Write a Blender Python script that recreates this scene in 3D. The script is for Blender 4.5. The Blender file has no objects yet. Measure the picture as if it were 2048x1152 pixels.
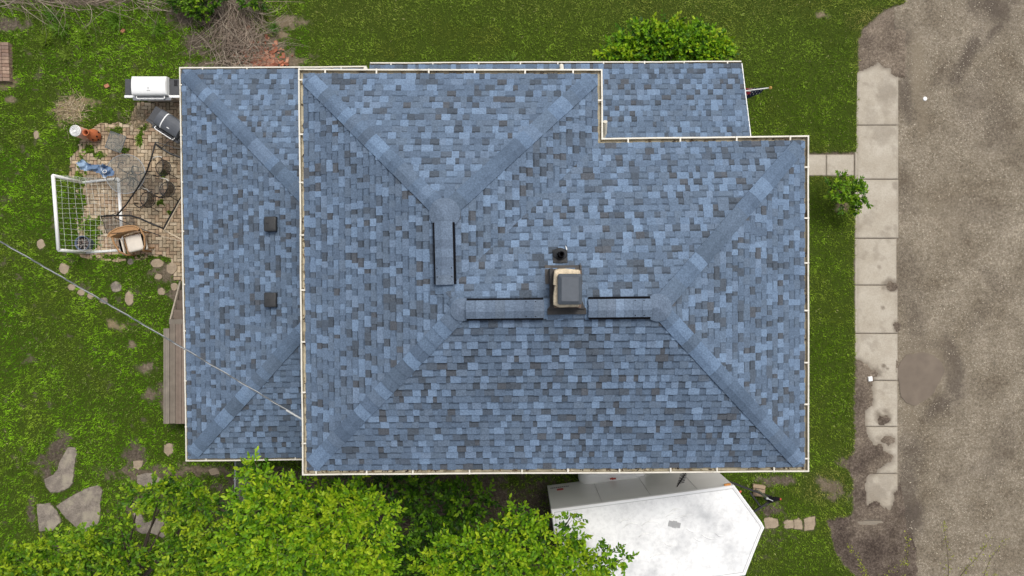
import bpy, math, random
import numpy as np
from mathutils import Vector
R = math.radians
random.seed(7)
RNG = np.random.default_rng(11)
S = bpy.context.scene
COL = S.collection

# ------------------------------------------------------------------ camera
H = 19.6; F = 1400.0
cd = bpy.data.cameras.new('camera'); cam = bpy.data.objects.new('camera', cd); COL.objects.link(cam)
cam.location = (0, 0, H); cam.rotation_euler = (0, 0, 0)
cd.sensor_width = 36; cd.lens = F / 2048 * 36; cd.clip_start = .1; cd.clip_end = 2000
S.camera = cam
# ------------------------------------------------------------------ world, sun, exposure
SUN_EL, SUN_AZ = 62.0, 28.0          # azimuth: clockwise from +Y
W = bpy.data.worlds.new('World'); S.world = W; W.use_nodes = True
wn = W.node_tree.nodes; wl = W.node_tree.links
bg = wn['Background']
sky = wn.new('ShaderNodeTexSky'); sky.sky_type = 'NISHITA'; sky.sun_disc = False
sky.sun_elevation = R(SUN_EL); sky.sun_rotation = R(SUN_AZ); sky.dust_density = 4; sky.air_density = 1.0; sky.ozone_density = 1.0
hs = wn.new('ShaderNodeHueSaturation'); hs.inputs['Saturation'].default_value = .33
wl.new(sky.outputs[0], hs.inputs['Color']); wl.new(hs.outputs[0], bg.inputs[0]); bg.inputs[1].default_value = .128
sd_ = bpy.data.lights.new('sun', 'SUN'); sun = bpy.data.objects.new('sun', sd_); COL.objects.link(sun)
sd_.energy = 1.45; sd_.angle = R(18); sd_.color = (1, .96, .89)
sun.rotation_euler = (R(90 - SUN_EL), 0, R(180 - SUN_AZ))
S.view_settings.view_transform = 'Standard'; S.view_settings.look = 'None'
S.view_settings.gamma = 1; S.view_settings.exposure = .33
S.render.engine = 'CYCLES'

# ------------------------------------------------------------------ helpers
def sc(z): return (H - z) / F
def P(px, py, z=0.0):
    s = sc(z); return Vector(((px - 1024) * s, (576 - py) * s, z))
def P2(px, py, z=0.0):
    p = P(px, py, z); return (p.x, p.y)
def shade(c, k): return tuple(min(1, max(0, a * k)) for a in c)
class MB:
    def __init__(s): s.v = []; s.f = []; s.c = []; s.mi = []
    def face(s, pts, col=(1, 1, 1), mi=0):
        n = len(s.v); s.v += [tuple(p) for p in pts]; s.f.append(tuple(range(n, n + len(pts)))); s.c.append(col); s.mi.append(mi)
    def mesh(s, vs, fs, col=(1, 1, 1), mi=0):
        n = len(s.v); s.v += [tuple(p) for p in vs]
        for f in fs: s.f.append(tuple(i + n for i in f)); s.c.append(col); s.mi.append(mi)
    def box(s, c, d, rz=0, col=(1, 1, 1), mi=0, bev=0, rx=0, ry=0):
        from mathutils import Euler
        M = Euler((rx, ry, rz)).to_matrix(); c = Vector(c); x, y, z = d[0]/2, d[1]/2, d[2]/2
        if bev <= 0:
            vs = [c + M @ Vector((a*x, b*y, e*z)) for a in (-1, 1) for b in (-1, 1) for e in (-1, 1)]
            s.mesh(vs, [(0,1,3,2),(4,6,7,5),(0,4,5,1),(2,3,7,6),(0,2,6,4),(1,5,7,3)], col, mi)
        else:
            b = bev; ring = []
            def rect(hx, hy, zz):
                pts = []
                for (sx, sy) in ((1,1),(-1,1),(-1,-1),(1,-1)):
                    cx, cy = sx*(hx-b), sy*(hy-b)
                    a0 = {(1,1):0,(-1,1):90,(-1,-1):180,(1,-1):270}[(sx,sy)]
                    for k in range(3):
                        a = R(a0+45*k); pts.append((cx+b*math.cos(a), cy+b*math.sin(a), zz))
                return pts
            lv = [rect(x-b*.6, y-b*.6, -z), rect(x, y, -z+b), rect(x, y, z-b), rect(x-b*.3, y-b*.3, z-b*.3), rect(x-b*.99, y-b*.99, z)]
            vs = [c + M @ Vector(p) for l in lv for p in l]; n = 12; fs = []
            for k in range(len(lv)-1):
                for i in range(n): j = (i+1) % n; fs.append((k*n+i, k*n+j, (k+1)*n+j, (k+1)*n+i))
            fs.append(tuple(range((len(lv)-1)*n, len(lv)*n))); fs.append(tuple(reversed(range(n))))
            s.mesh(vs, fs, col, mi)
    def tube(s, pts, r, n=6, col=(1, 1, 1), mi=0, cap=True):
        pts = [Vector(p) for p in pts]; m = len(pts); rs = r if isinstance(r, (list, tuple)) else [r]*m
        vs = []; pu = None
        for i, p in enumerate(pts):
            t = (pts[min(i+1, m-1)] - pts[max(i-1, 0)]).normalized()
            if pu is None: pu = t.orthogonal().normalized()
            u = (pu - t*pu.dot(t)); u = u.normalized() if u.length > 1e-6 else t.orthogonal().normalized(); pu = u; w = t.cross(u)
            for k in range(n):
                a = 2*math.pi*k/n; vs.append(p + (u*math.cos(a) + w*math.sin(a))*rs[i])
        fs = [(i*n+k, i*n+(k+1) % n, (i+1)*n+(k+1) % n, (i+1)*n+k) for i in range(m-1) for k in range(n)]
        if cap: fs += [tuple(reversed(range(n))), tuple(range((m-1)*n, m*n))]
        s.mesh(vs, fs, col, mi)
    def lathe(s, prof, c=(0, 0, 0), n=24, col=(1, 1, 1), mi=0):
        c = Vector(c); vs = []; m = len(prof)
        for (r, z) in prof:
            for k in range(n):
                a = 2*math.pi*k/n; vs.append(c + Vector((r*math.cos(a), r*math.sin(a), z)))
        fs = [(i*n+k, i*n+(k+1) % n, (i+1)*n+(k+1) % n, (i+1)*n+k) for i in range(m-1) for k in range(n)]
        s.mesh(vs, fs, col, mi)
    def prism(s, poly, z0, z1, col=(1, 1, 1), mi=0):
        n = len(poly); vs = [(x, y, z0) for x, y in poly] + [(x, y, z1) for x, y in poly]
        s.mesh(vs, [tuple(range(n, 2*n)), tuple(reversed(range(n)))] + [(i, (i+1) % n, n+(i+1) % n, n+i) for i in range(n)], col, mi)
    def obj(s, name, mats, parent=None, smooth=False):
        me = bpy.data.meshes.new(name); me.from_pydata(s.v, [], s.f)
        if not isinstance(mats, (list, tuple)): mats = [mats]
        for m in mats: me.materials.append(m)
        if len(mats) > 1: me.polygons.foreach_set('material_index', s.mi)
        at = me.color_attributes.new('col', 'FLOAT_COLOR', 'CORNER')
        cnt = [len(f) for f in s.f]; c = np.array([(a[0], a[1], a[2], 1) for a in s.c], dtype=np.float32).reshape(-1, 4)
        at.data.foreach_set('color', np.repeat(c, cnt, axis=0).ravel())
        if smooth: me.polygons.foreach_set('use_smooth', [True]*len(s.f))
        me.update()
        return link(name, me, parent)
def link(name, me, parent=None):
    o = bpy.data.objects.new(name, me); COL.objects.link(o)
    if parent is not None:
        o.parent = parent
        o.matrix_parent_inverse = parent.matrix_world.inverted() if parent.get('_abs') else o.matrix_parent_inverse
    return o
def tag(o, label, cat, group=None):
    o['label'] = label; o['category'] = cat
    if group: o['group'] = group
    return o
def thing(name, label, cat, loc=(0, 0, 0), rz=0, group=None):
    o = bpy.data.objects.new(name, None); COL.objects.link(o); o.empty_display_size = .2
    o.location = loc; o.rotation_euler = (0, 0, rz)
    return tag(o, label, cat, group)
def absthing(name, label, cat, loc=(0, 0, 0), group=None):
    """Empty at the base, children written in world coordinates."""
    o = thing(name, label, cat, loc, 0, group); OFF[o.name] = Vector(loc); return o
OFF = {}
def part(name, mb, mats, parent, smooth=False, label=None):
    r = parent
    off = OFF.get(parent.name)
    if off is not None:
        mb.v = [(x-off.x, y-off.y, z-off.z) for x, y, z in mb.v]
    o = mb.obj(name, mats, parent, smooth)
    if off is not None: OFF[o.name] = off
    if label: o['label'] = label
    return o
def struct(o): o['kind'] = 'structure'; return o
def copy_tree(o, parent=None):
    c = o.copy(); COL.objects.link(c)
    if parent: c.parent = parent
    for ch in list(o.children): copy_tree(ch, c)
    return c
def tri_mesh(name, V, Fc, Cv, mat, parent=None):
    """big mesh from numpy: V (n,3), Fc (m,k), Cv (n,4) point colours."""
    me = bpy.data.meshes.new(name); k = Fc.shape[1]
    me.vertices.add(len(V)); me.vertices.foreach_set('co', V.astype(np.float32).ravel())
    me.loops.add(Fc.size); me.loops.foreach_set('vertex_index', Fc.astype(np.int32).ravel())
    me.polygons.add(len(Fc)); me.polygons.foreach_set('loop_start', np.arange(0, Fc.size, k, dtype=np.int32))
    try: me.polygons.foreach_set('loop_total', np.full(len(Fc), k, dtype=np.int32))
    except Exception: pass
    me.update(calc_edges=True)
    at = me.color_attributes.new('col', 'FLOAT_COLOR', 'POINT'); at.data.foreach_set('color', Cv.astype(np.float32).ravel())
    me.materials.append(mat)
    return link(name, me, parent)

# noise in numpy
def _h(ix, iy, seed):
    n = (ix.astype(np.int64)*374761393 + iy.astype(np.int64)*668265263 + seed*1442695041) & 0xffffffff
    n = ((n ^ (n >> 13))*1274126177) & 0xffffffff
    n = (n ^ (n >> 16)) & 0xffff
    return n/65535.0
def vn(x, y, seed=0):
    x = np.asarray(x, float); y = np.asarray(y, float)
    ix = np.floor(x); iy = np.floor(y); fx = x-ix; fy = y-iy
    fx = fx*fx*(3-2*fx); fy = fy*fy*(3-2*fy)
    a = _h(ix, iy, seed); b = _h(ix+1, iy, seed); c = _h(ix, iy+1, seed); d = _h(ix+1, iy+1, seed)
    return (a*(1-fx)+b*fx)*(1-fy)+(c*(1-fx)+d*fx)*fy
def fbm(x, y, sc_, seed=0, o=4):
    t = 0; A = .5; tot = 0
    for k in range(o):
        t = t + A*vn(x/sc_*2**k, y/sc_*2**k, seed+k*17); tot += A; A *= .55
    return t/tot
def sdist(px, py, poly):
    px = np.asarray(px, float); py = np.asarray(py, float)
    d = np.full(px.shape, 1e9); ins = np.zeros(px.shape, bool); n = len(poly)
    for i in range(n):
        x0, y0 = poly[i]; x1, y1 = poly[(i+1) % n]; ex, ey = x1-x0, y1-y0
        t = np.clip(((px-x0)*ex+(py-y0)*ey)/(ex*ex+ey*ey+1e-12), 0, 1)
        d = np.minimum(d, (px-x0-t*ex)**2+(py-y0-t*ey)**2)
        c = ((y0 > py) != (y1 > py))
        if ey != 0: ins ^= c & (px < (x1-x0)*(py-y0)/ey+x0)
    d = np.sqrt(d); return np.where(ins, d, -d)
def sstep(a, b, x): t = np.clip((x-a)/(b-a), 0, 1); return t*t*(3-2*t)

# ------------------------------------------------------------------ materials
def nmat(name):
    m = bpy.data.materials.new(name); m.use_nodes = True; nt = m.node_tree
    return m, nt.nodes, nt.links, nt.nodes['Principled BSDF']
def tc(n, l, kind='Object'):
    t = n.new('ShaderNodeTexCoord'); return t.outputs[kind]
def noise(n, l, vec, scale, detail=4, rough=.6):
    t = n.new('ShaderNodeTexNoise'); t.inputs['Scale'].default_value = scale; t.inputs['Detail'].default_value = detail
    t.inputs['Roughness'].default_value = rough
    if vec is not None: l.new(vec, t.inputs['Vector'])
    return t.outputs['Fac']
def ramp(n, l, fac, stops):
    r = n.new('ShaderNodeValToRGB'); e = r.color_ramp.elements
    while len(e) < len(stops): e.new(.5)
    for i, (p, c) in enumerate(stops): e[i].position = p; e[i].color = (*c, 1) if len(c) == 3 else c
    l.new(fac, r.inputs[0]); return r.outputs[0]
def mixc(n, l, fac, a, b, mode='MIX'):
    m = n.new('ShaderNodeMix'); m.data_type = 'RGBA'; m.blend_type = mode
    for s_, v in ((0, fac), (6, a), (7, b)):
        if hasattr(v, 'links') or hasattr(v, 'is_linked'): l.new(v, m.inputs[s_])
        else: m.inputs[s_].default_value = v if s_ == 0 else ((*v, 1) if len(v) == 3 else v)
    return m.outputs[2]
def bump(n, l, h, p, strength=.3, dist=.01):
    b = n.new('ShaderNodeBump'); b.inputs['Strength'].default_value = strength; b.inputs['Distance'].default_value = dist
    l.new(h, b.inputs['Height']); l.new(b.outputs[0], p.inputs['Normal']); return b
def mat(name, c, rough=.6, var=.15, scale=12, bmp=.15, metal=0, spec=.4, fine=None, attr=False, dist=.004, dirt=None):
    m, n, l, p = nmat(name); v = tc(n, l)
    f = noise(n, l, v, scale, 5)
    k = ramp(n, l, f, [(.3, (1-var,)*3), (.7, (1+var,)*3)])
    if attr:
        a = n.new('ShaderNodeAttribute'); a.attribute_name = 'col'; base = mixc(n, l, 1.0, a.outputs['Color'], k, 'MULTIPLY')
    else: base = mixc(n, l, 1.0, c, k, 'MULTIPLY')
    if fine:
        f2 = noise(n, l, v, fine[0], 2, .7); k2 = ramp(n, l, f2, [(.3, (1-fine[1],)*3), (.7, (1+fine[1],)*3)])
        base = mixc(n, l, 1.0, base, k2, 'MULTIPLY')
    if dirt:
        f3 = noise(n, l, v, dirt[1], 6, .65); k3 = ramp(n, l, f3, [(dirt[2], (0, 0, 0)), (dirt[2]+.15, (1, 1, 1))])
        base = mixc(n, l, k3, base, dirt[0])
    l.new(base, p.inputs['Base Color']); p.inputs['Roughness'].default_value = rough; p.inputs['Metallic'].default_value = metal
    p.inputs['Specular IOR Level'].default_value = spec
    if bmp: bump(n, l, noise(n, l, v, scale*4, 4), p, bmp, dist)
    return m
M = {}
M['shingle'] = mat('asphalt_shingle', (1, 1, 1), .95, .07, 3, .5, spec=.12, fine=(34, .24), attr=True, dist=.005)
M['gutter'] = mat('gutter_white', (.67, .635, .55), .45, .07, 5, .05, dirt=((.38, .34, .27), 2.2, .58))
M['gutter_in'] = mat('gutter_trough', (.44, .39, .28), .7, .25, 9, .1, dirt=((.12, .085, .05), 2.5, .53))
M['wall'] = mat('siding', (.66, .64, .58), .6, .06, 4, .1)
M['soffit'] = mat('soffit', (.7, .7, .68), .6, .05, 4, 0)
M['found'] = mat('foundation', (.3, .29, .28), .9, .15, 9, .3)
M['trim'] = mat('trim_white', (.78, .78, .76), .5, .04, 4, 0)
M['glass'] = mat('window_glass', (.03, .035, .04), .08, .1, 3, 0, spec=.8)
M['black'] = mat('black_plastic', (.008, .008, .010), .9, .2, 20, .1, spec=.1)
M['ventcap'] = mat('vent_cap_plastic', (.035, .036, .038), .5, .2, 14, .1)
M['rubber'] = mat('rubber_boot', (.03, .031, .033), .7, .25, 20, .2)
M['flash'] = mat('flashing_dark', (.022, .02, .019), .5, .5, 9, .2)
M['flashtop'] = mat('flashing_brown', (.06, .055, .052), .7, .3, 9, .2, fine=(80, .2))
M['crown'] = mat('chimney_mortar', (.55, .46, .33), .9, .22, 14, .6, fine=(60, .15))
M['brick'] = mat('chimney_brick', (.14, .1, .08), .9, .3, 12, .5)
M['cap'] = mat('chimney_cap_metal', (.070, .082, .100), .5, .12, 9, .12, fine=(80, .08))
M['concrete'] = mat('concrete', (.41, .365, .30), .9, .13, 1.8, .5, spec=.2, fine=(22, .14), dirt=((.25, .22, .18), 4.5, .585))
M['paver'] = mat('brick_paver', (1, 1, 1), .9, .22, 7, .5, spec=.2, fine=(55, .16), attr=True)
M['stone'] = mat('stepping_stone', (.205, .175, .145), .9, .3, 7, .6, spec=.2, fine=(26, .25), dirt=((.31, .275, .21), 2.6, .50))
M['stonel'] = mat('stepping_stone_pale', (.31, .245, .175), .9, .2, 9, .5, spec=.2, fine=(50, .18))
M['wood'] = mat('weathered_wood', (1, 1, 1), .85, .15, 5, .3, spec=.2, attr=True)
M['white'] = mat('white_enamel', (.80, .80, .79), .3, .03, 6, 0)
M['greymetal'] = mat('grill_grey', (.085, .092, .105), .35, .1, 8, .03)
M['darkshelf'] = mat('grill_shelf', (.06, .062, .068), .5, .12, 9, .05)
M['steel'] = mat('steel', (.5, .5, .5), .3, .1, 9, 0, metal=.8)
M['blackmetal'] = mat('black_metal', (.012, .012, .013), .45, .2, 20, 0)
M['goal'] = mat('goal_white', (.80, .80, .78), .45, .05, 5, 0)
M['net'] = mat('net_white', (.70, .71, .66), .7, .05, 5, 0)
M['terra'] = mat('terracotta', (.42, .12, .045), .75, .2, 12, .2)
M['pink'] = mat('pink_plastic', (.62, .36, .29), .5, .1, 6, 0)
M['cloth'] = mat('blue_cloth', (1, 1, 1), .9, .2, 9, .3, attr=True)
M['rattan'] = mat('rattan', (.36, .20, .09), .6, .2, 25, .4)
M['cushion'] = mat('cushion', (.66, .60, .52), .9, .08, 6, .2)
M['beige'] = mat('beige_tube', (.52, .42, .30), .5, .15, 10, 0)
M['bucket'] = mat('grey_bucket', (.10, .13, .19), .55, .2, 8, .1)
M['trailer'] = mat('trailer_white', (.80, .80, .795), .32, .035, 1.8, 0, dirt=((.60, .61, .62), 1.5, .62))
M['trailside'] = mat('trailer_side', (.80, .80, .78), .20, .03, 2, 0)
M['patch'] = mat('grey_patch', (.36, .36, .36), .6, .08, 8, 0)
M['tyre'] = mat('tyre', (.02, .02, .02), .85, .2, 12, .2)
M['red'] = mat('red_paint', (.42, .05, .03), .5, .1, 9, 0)
M['cable'] = mat('cable_aluminium', (.42, .43, .43), .4, .1, 20, 0)
M['cableblk'] = mat('cable_grey', (.13, .14, .15), .6, .1, 20, 0)
M['rail'] = mat('galvanised', (.30, .31, .32), .5, .15, 12, 0, metal=.3)
M['bark'] = mat('bark', (.10, .075, .055), .9, .3, 14, .6)
M['twig'] = mat('dead_twig', (1, 1, 1), .9, .2, 14, .2, attr=True)
M['clay'] = mat('clay_rubble', (1, 1, 1), .9, .25, 14, .4, attr=True)
M['flag'] = mat('flag_cloth', (1, 1, 1), .8, .08, 9, .1, attr=True)
M['gold'] = mat('gold_finial', (.65, .40, .12), .35, .1, 9, 0, metal=.5)
M['paint'] = mat('painted', (1, 1, 1), .5, .05, 9, 0, attr=True)

def leafmat(name, tr=.35, spec=.2):
    m, n, l, p = nmat(name)
    a = n.new('ShaderNodeAttribute'); a.attribute_name = 'col'
    k = ramp(n, l, noise(n, l, tc(n, l), 30, 2), [(.3, (.85,)*3), (.7, (1.15,)*3)])
    b = mixc(n, l, 1.0, a.outputs['Color'], k, 'MULTIPLY')
    l.new(b, p.inputs['Base Color']); p.inputs['Roughness'].default_value = .5; p.inputs['Specular IOR Level'].default_value = spec
    t = n.new('ShaderNodeBsdfTranslucent'); l.new(b, t.inputs[0])
    ms = n.new('ShaderNodeMixShader'); ms.inputs[0].default_value = tr
    out = n['Material Output']; l.new(p.outputs[0], ms.inputs[1]); l.new(t.outputs[0], ms.inputs[2]); l.new(ms.outputs[0], out.inputs[0])
    return m
M['leaf'] = leafmat('leaf', .22); M['grass'] = leafmat('grass_blade', .25, .05)

def mesh_screen(name, col, dens, alpha):
    """woven screen: tiny strands with open holes between."""
    m, n, l, p = nmat(name); p.inputs['Base Color'].default_value = (*col, 1); p.inputs['Roughness'].default_value = .6
    tr = n.new('ShaderNodeBsdfTransparent'); mx = n.new('ShaderNodeMixShader'); v = tc(n, l)
    ck = n.new('ShaderNodeTexChecker'); ck.inputs['Scale'].default_value = dens; l.new(v, ck.inputs['Vector'])
    mp = n.new('ShaderNodeMapRange'); mp.inputs['To Min'].default_value = alpha-.2; mp.inputs['To Max'].default_value = alpha+.2
    l.new(ck.outputs['Fac'], mp.inputs['Value']); l.new(mp.outputs[0], mx.inputs[0])
    l.new(tr.outputs[0], mx.inputs[1]); l.new(p.outputs[0], mx.inputs[2]); l.new(mx.outputs[0], n['Material Output'].inputs[0])
    return m
M['screen'] = mesh_screen('screen_mesh', (.03, .03, .032), 120, .5)
M['seatmesh'] = mesh_screen('seat_mesh', (.03, .03, .03), 90, .28)
M['armsteel'] = mat('pale_arm_metal', (.55, .52, .46), .4, .1, 12, 0)
M['backmesh'] = mesh_screen('back_mesh', (.012, .012, .013), 90, .75)
M['glasstop'] = mesh_screen('frosted_glass_top', (.16, .17, .16), 60, .42)
def chainlink():
    m, n, l, p = nmat('chain_link'); p.inputs['Base Color'].default_value = (.25, .26, .26, 1); p.inputs['Roughness'].default_value = .5
    return m
M['link'] = chainlink()

# ground shader driven by masks
def ground_mat():
    m, n, l, p = nmat('ground_soil_and_turf'); v = tc(n, l)
    a = n.new('ShaderNodeAttribute'); a.attribute_name = 'col'
    sp = n.new('ShaderNodeSeparateColor'); l.new(a.outputs['Color'], sp.inputs[0])
    f1 = noise(n, l, v, 17, 8, .9); f2 = noise(n, l, v, 2.0, 5); f3 = noise(n, l, v, 90, 3, .8)
    soil = ramp(n, l, f1, [(.36, (.085, .066, .05)), (.5, (.17, .137, .106)), (.64, (.34, .29, .23))])
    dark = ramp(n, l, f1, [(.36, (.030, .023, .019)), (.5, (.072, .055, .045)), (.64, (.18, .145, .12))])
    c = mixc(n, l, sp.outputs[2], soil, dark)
    c = mixc(n, l, 1.0, c, ramp(n, l, f2, [(.3, (.75, .73, .72)), (.7, (1.3, 1.3, 1.28))]), 'MULTIPLY')
    straw = ramp(n, l, f3, [(.3, (.13, .09, .05)), (.55, (.30, .23, .13)), (.8, (.46, .38, .24))])
    c = mixc(n, l, a.outputs['Alpha'], c, straw)
    turf = ramp(n, l, f3, [(.3, (.022, .036, .006)), (.6, (.055, .082, .010)), (.8, (.10, .14, .02))])
    c = mixc(n, l, sp.outputs[0], c, turf)
    l.new(c, p.inputs['Base Color']); p.inputs['Roughness'].default_value = .95; p.inputs['Specular IOR Level'].default_value = .1
    bump(n, l, f1, p, .8, .02)
    return m
M['ground'] = ground_mat()
def road_mat():
    m, n, l, p = nmat('gravel_road'); v = tc(n, l)
    a = n.new('ShaderNodeAttribute'); a.attribute_name = 'col'
    sp = n.new('ShaderNodeSeparateColor'); l.new(a.outputs['Color'], sp.inputs[0])
    f1 = noise(n, l, v, 15, 9, .97); f0 = noise(n, l, v, 5, 6, .8)
    c = ramp(n, l, f1, [(.36, (.078, .062, .046)), (.46, (.175, .146, .109)), (.54, (.27, .232, .178)), (.64, (.50, .45, .375))])
    mid = ramp(n, l, noise(n, l, v, .9, 6, .65), [(.32, (.66, .63, .59)), (.5, (.92, .91, .89)), (.68, (1.22, 1.22, 1.22))])
    c = mixc(n, l, 1.0, c, mid, 'MULTIPLY')
    c = mixc(n, l, 1.0, c, ramp(n, l, f0, [(.3, (.78, .78, .78)), (.7, (1.2, 1.2, 1.2))]), 'MULTIPLY')
    dark = ramp(n, l, f1, [(.3, (.045, .036, .03)), (.6, (.105, .084, .068)), (.8, (.20, .165, .135))])
    c = mixc(n, l, sp.outputs[2], c, dark)
    tan = ramp(n, l, f1, [(.3, (.17, .14, .10)), (.7, (.27, .225, .165))])
    c = mixc(n, l, sp.outputs[1], c, tan)
    l.new(c, p.inputs['Base Color']); p.inputs['Roughness'].default_value = .95; p.inputs['Specular IOR Level'].default_value = .15
    bump(n, l, f1, p, .9, .02)
    return m
M['road'] = road_mat()
def puddle_mat():
    m, n, l, p = nmat('muddy_water'); v = tc(n, l)
    c = ramp(n, l, noise(n, l, v, 2.5, 4), [(.3, (.135, .106, .080)), (.7, (.18, .143, .108))])
    l.new(c, p.inputs['Base Color']); p.inputs['Roughness'].default_value = .28; p.inputs['Specular IOR Level'].default_value = .4
    return m
M['puddle'] = puddle_mat()

# ================================================================== GROUND
def zp(pts, s, ox, oy): return [(ox+x/s, oy+y/s) for x, y in pts]
def oval(cx, cy, rx, ry, n=11, seed=0):
    r = random.Random(int(cx*31+cy*7+seed)); ph = r.random()*6
    return [(cx+rx*(1+r.uniform(-.14, .14))*math.cos(ph+2*math.pi*k/n), cy+ry*(1+r.uniform(-.14, .14))*math.sin(ph+2*math.pi*k/n)) for k in range(n)]
STONES = [  # poly(px), label, pale
 (zp([(455,305),(500,310),(512,350),(495,430),(485,540),(460,570),(400,600),(340,600),(305,560),(298,515),(360,485),(385,450),(400,400),(430,350)],3.272,0,800), 'long grey flagstone with bare soil along its left side', 0),
 (zp([(375,690),(450,640),(560,580),(650,550),(680,590),(665,660),(660,780),(620,850),(585,880),(520,840),(440,770)],3.272,0,800), 'largest grey flagstone, roughly triangular, pointing left in the lawn', 0),
 (zp([(250,680),(330,670),(380,720),(410,790),(350,850),(265,855)],3.272,0,800), 'squarish grey flagstone left of the largest triangular one', 0),
 (zp([(905,490),(960,474),(1010,472),(1075,520),(1070,555),(960,565),(905,540)],3.272,0,800), 'half-oval grey flagstone just above the leafy branch tip', 0),
 (zp([(870,670),(930,745),(960,800),(1050,765),(1120,815),(1110,870),(1075,900),(1000,865),(940,870),(905,850)],3.272,0,800), 'notched grey flagstone half covered by the leafy branch', 0),
 (zp([(880,395),(945,395),(940,430),(915,455),(882,440)],3.272,0,800), 'small wedge-shaped stone above the half-oval flagstone', 1),
 (zp([(1080,290),(1110,280),(1138,290),(1140,340),(1105,365),(1080,340)],3.272,0,800), 'small upright oval stone nearest the rear roof corner', 1),
 (zp([(1365,455),(1400,440),(1435,447),(1445,480),(1390,492)],3.272,0,800), 'small tan stone just below the rear gutter beside the fence', 1),
 (oval(130,537,11,11), 'round tan stepping stone under the overhead cable, farthest from the deck', 1),
 (oval(146,575,8,7), 'first of four small pale stones in a row along the cable, at its left end', 1),
 (oval(165,585,8,7), 'second from the left of four small pale stones along the cable', 1),
 (oval(183,592,7,6), 'third from the left of four small pale stones along the cable', 1),
 (oval(210,601,8,6), 'small stone lying right beneath the cable, right end of its row', 0),
 (oval(234,574,10,11), 'roundish brown stepping stone midway between cable and patio', 0),
 (oval(261,596,9,15), 'tall narrow stepping stone below the roundish brown one', 1),
 (oval(316,527,13,9), 'wide stepping stone touching the bottom edge of the patio', 1),
 (oval(345,537,11,11), 'round stepping stone between patio corner and the gutter', 1),
 (oval(350,574,7,8), 'small stone at the foot of the wooden steps', 1),
 (oval(325,583,8,7), 'small pale stone left of the foot of the wooden steps', 1),
 (oval(318,554,8,6), 'thin angular stone between two larger ones above the steps', 1),
 (oval(84,489,8,11), 'upright tan stone left of the white soccer goal', 1),
 (oval(263,523,7,6), 'tiny stone just below the wicker chair', 0),
 (oval(75,270,6,9), 'small orange-tan stone far left of the terracotta chiminea', 1),
]
PATH = [(zp([(1285,535),(1330,522),(1395,540),(1402,590),(1370,612),(1295,615)],3.938,1200,900), 'pale stepping stone next to the white trailer nose'),
 (zp([(1440,560),(1470,545),(1515,548),(1520,612),(1445,612)],3.938,1200,900), 'left half of the split middle stepping stone beside the trailer'),
 (zp([(1522,545),(1560,532),(1588,560),(1590,622),(1524,614)],3.938,1200,900), 'right half of the split middle stepping stone beside the trailer'),
 (zp([(1600,540),(1640,522),(1688,520),(1690,580),(1675,625),(1600,632)],3.938,1200,900), 'pale stepping stone at the sidewalk end of the short path')]
HOUSE_FOOT = [(372,215),(372,905),(1580,905),(1580,300),(1440,300),(1440,150),(372,150)]
PATIO = [(275,207),(420,205),(420,560),(352,560),(345,512),(300,508),(290,516),(230,520),(165,512),(160,470),(152,420),(157,360),(143,350),(146,318),(160,300),(165,285),(187,262),(200,250),(262,250),(266,240)]
NOTG = [(1818,-90),(1812,5),(1765,22),(1742,45),(1722,60),(1716,95),(1714,140),(1713,305),(1560,308),(1560,352),(1710,352),(1709,480),(1708,600),(1710,740),(1707,900),(1690,925),(1704,955),(1707,1020),(1700,1030),(1652,1040),(1660,1065),(1670,1100),(1688,1130),(1720,1160),(1740,1400),(3200,1400),(3200,-90)]
WALK = [(1713,110),(1796,110),(1796,360),(1792,480),(1795,600),(1793,780),(1790,1060),(1713,1060)]
MUD = [(1700,714),(1717,719),(1734,728),(1746,743),(1749,758),(1743,773),(1746,792),(1743,810),(1731,822),(1730,849),(1736,873),(1747,889),(1765,886),(1766,901),(1786,910),(1783,922),(1759,934),(1750,945),(1733,951),(1730,977),(1734,1008),(1753,999),(1762,1011),(1777,1018),(1787,1009),(1786,985),(1800,970),(1830,1100),(1850,1400),(1640,1400),(1650,1035),(1700,1020)]
LENS = [(1714,1044),(1735,1040),(1762,1041),(1765,1044),(1745,1049),(1722,1049)]
TOPMUD = [(1700,60),(1830,60),(1830,160),(1793,155),(1782,149),(1780,137),(1766,135),(1757,125),(1740,136),(1715,145),(1700,145)]
def ell(px, py, cx, cy, rx, ry, rot=0):
    a = R(rot); dx = px-cx; dy = py-cy; u = (dx*math.cos(a)+dy*math.sin(a))/rx; v = (-dx*math.sin(a)+dy*math.cos(a))/ry
    return 1-np.sqrt(u*u+v*v)
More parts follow.
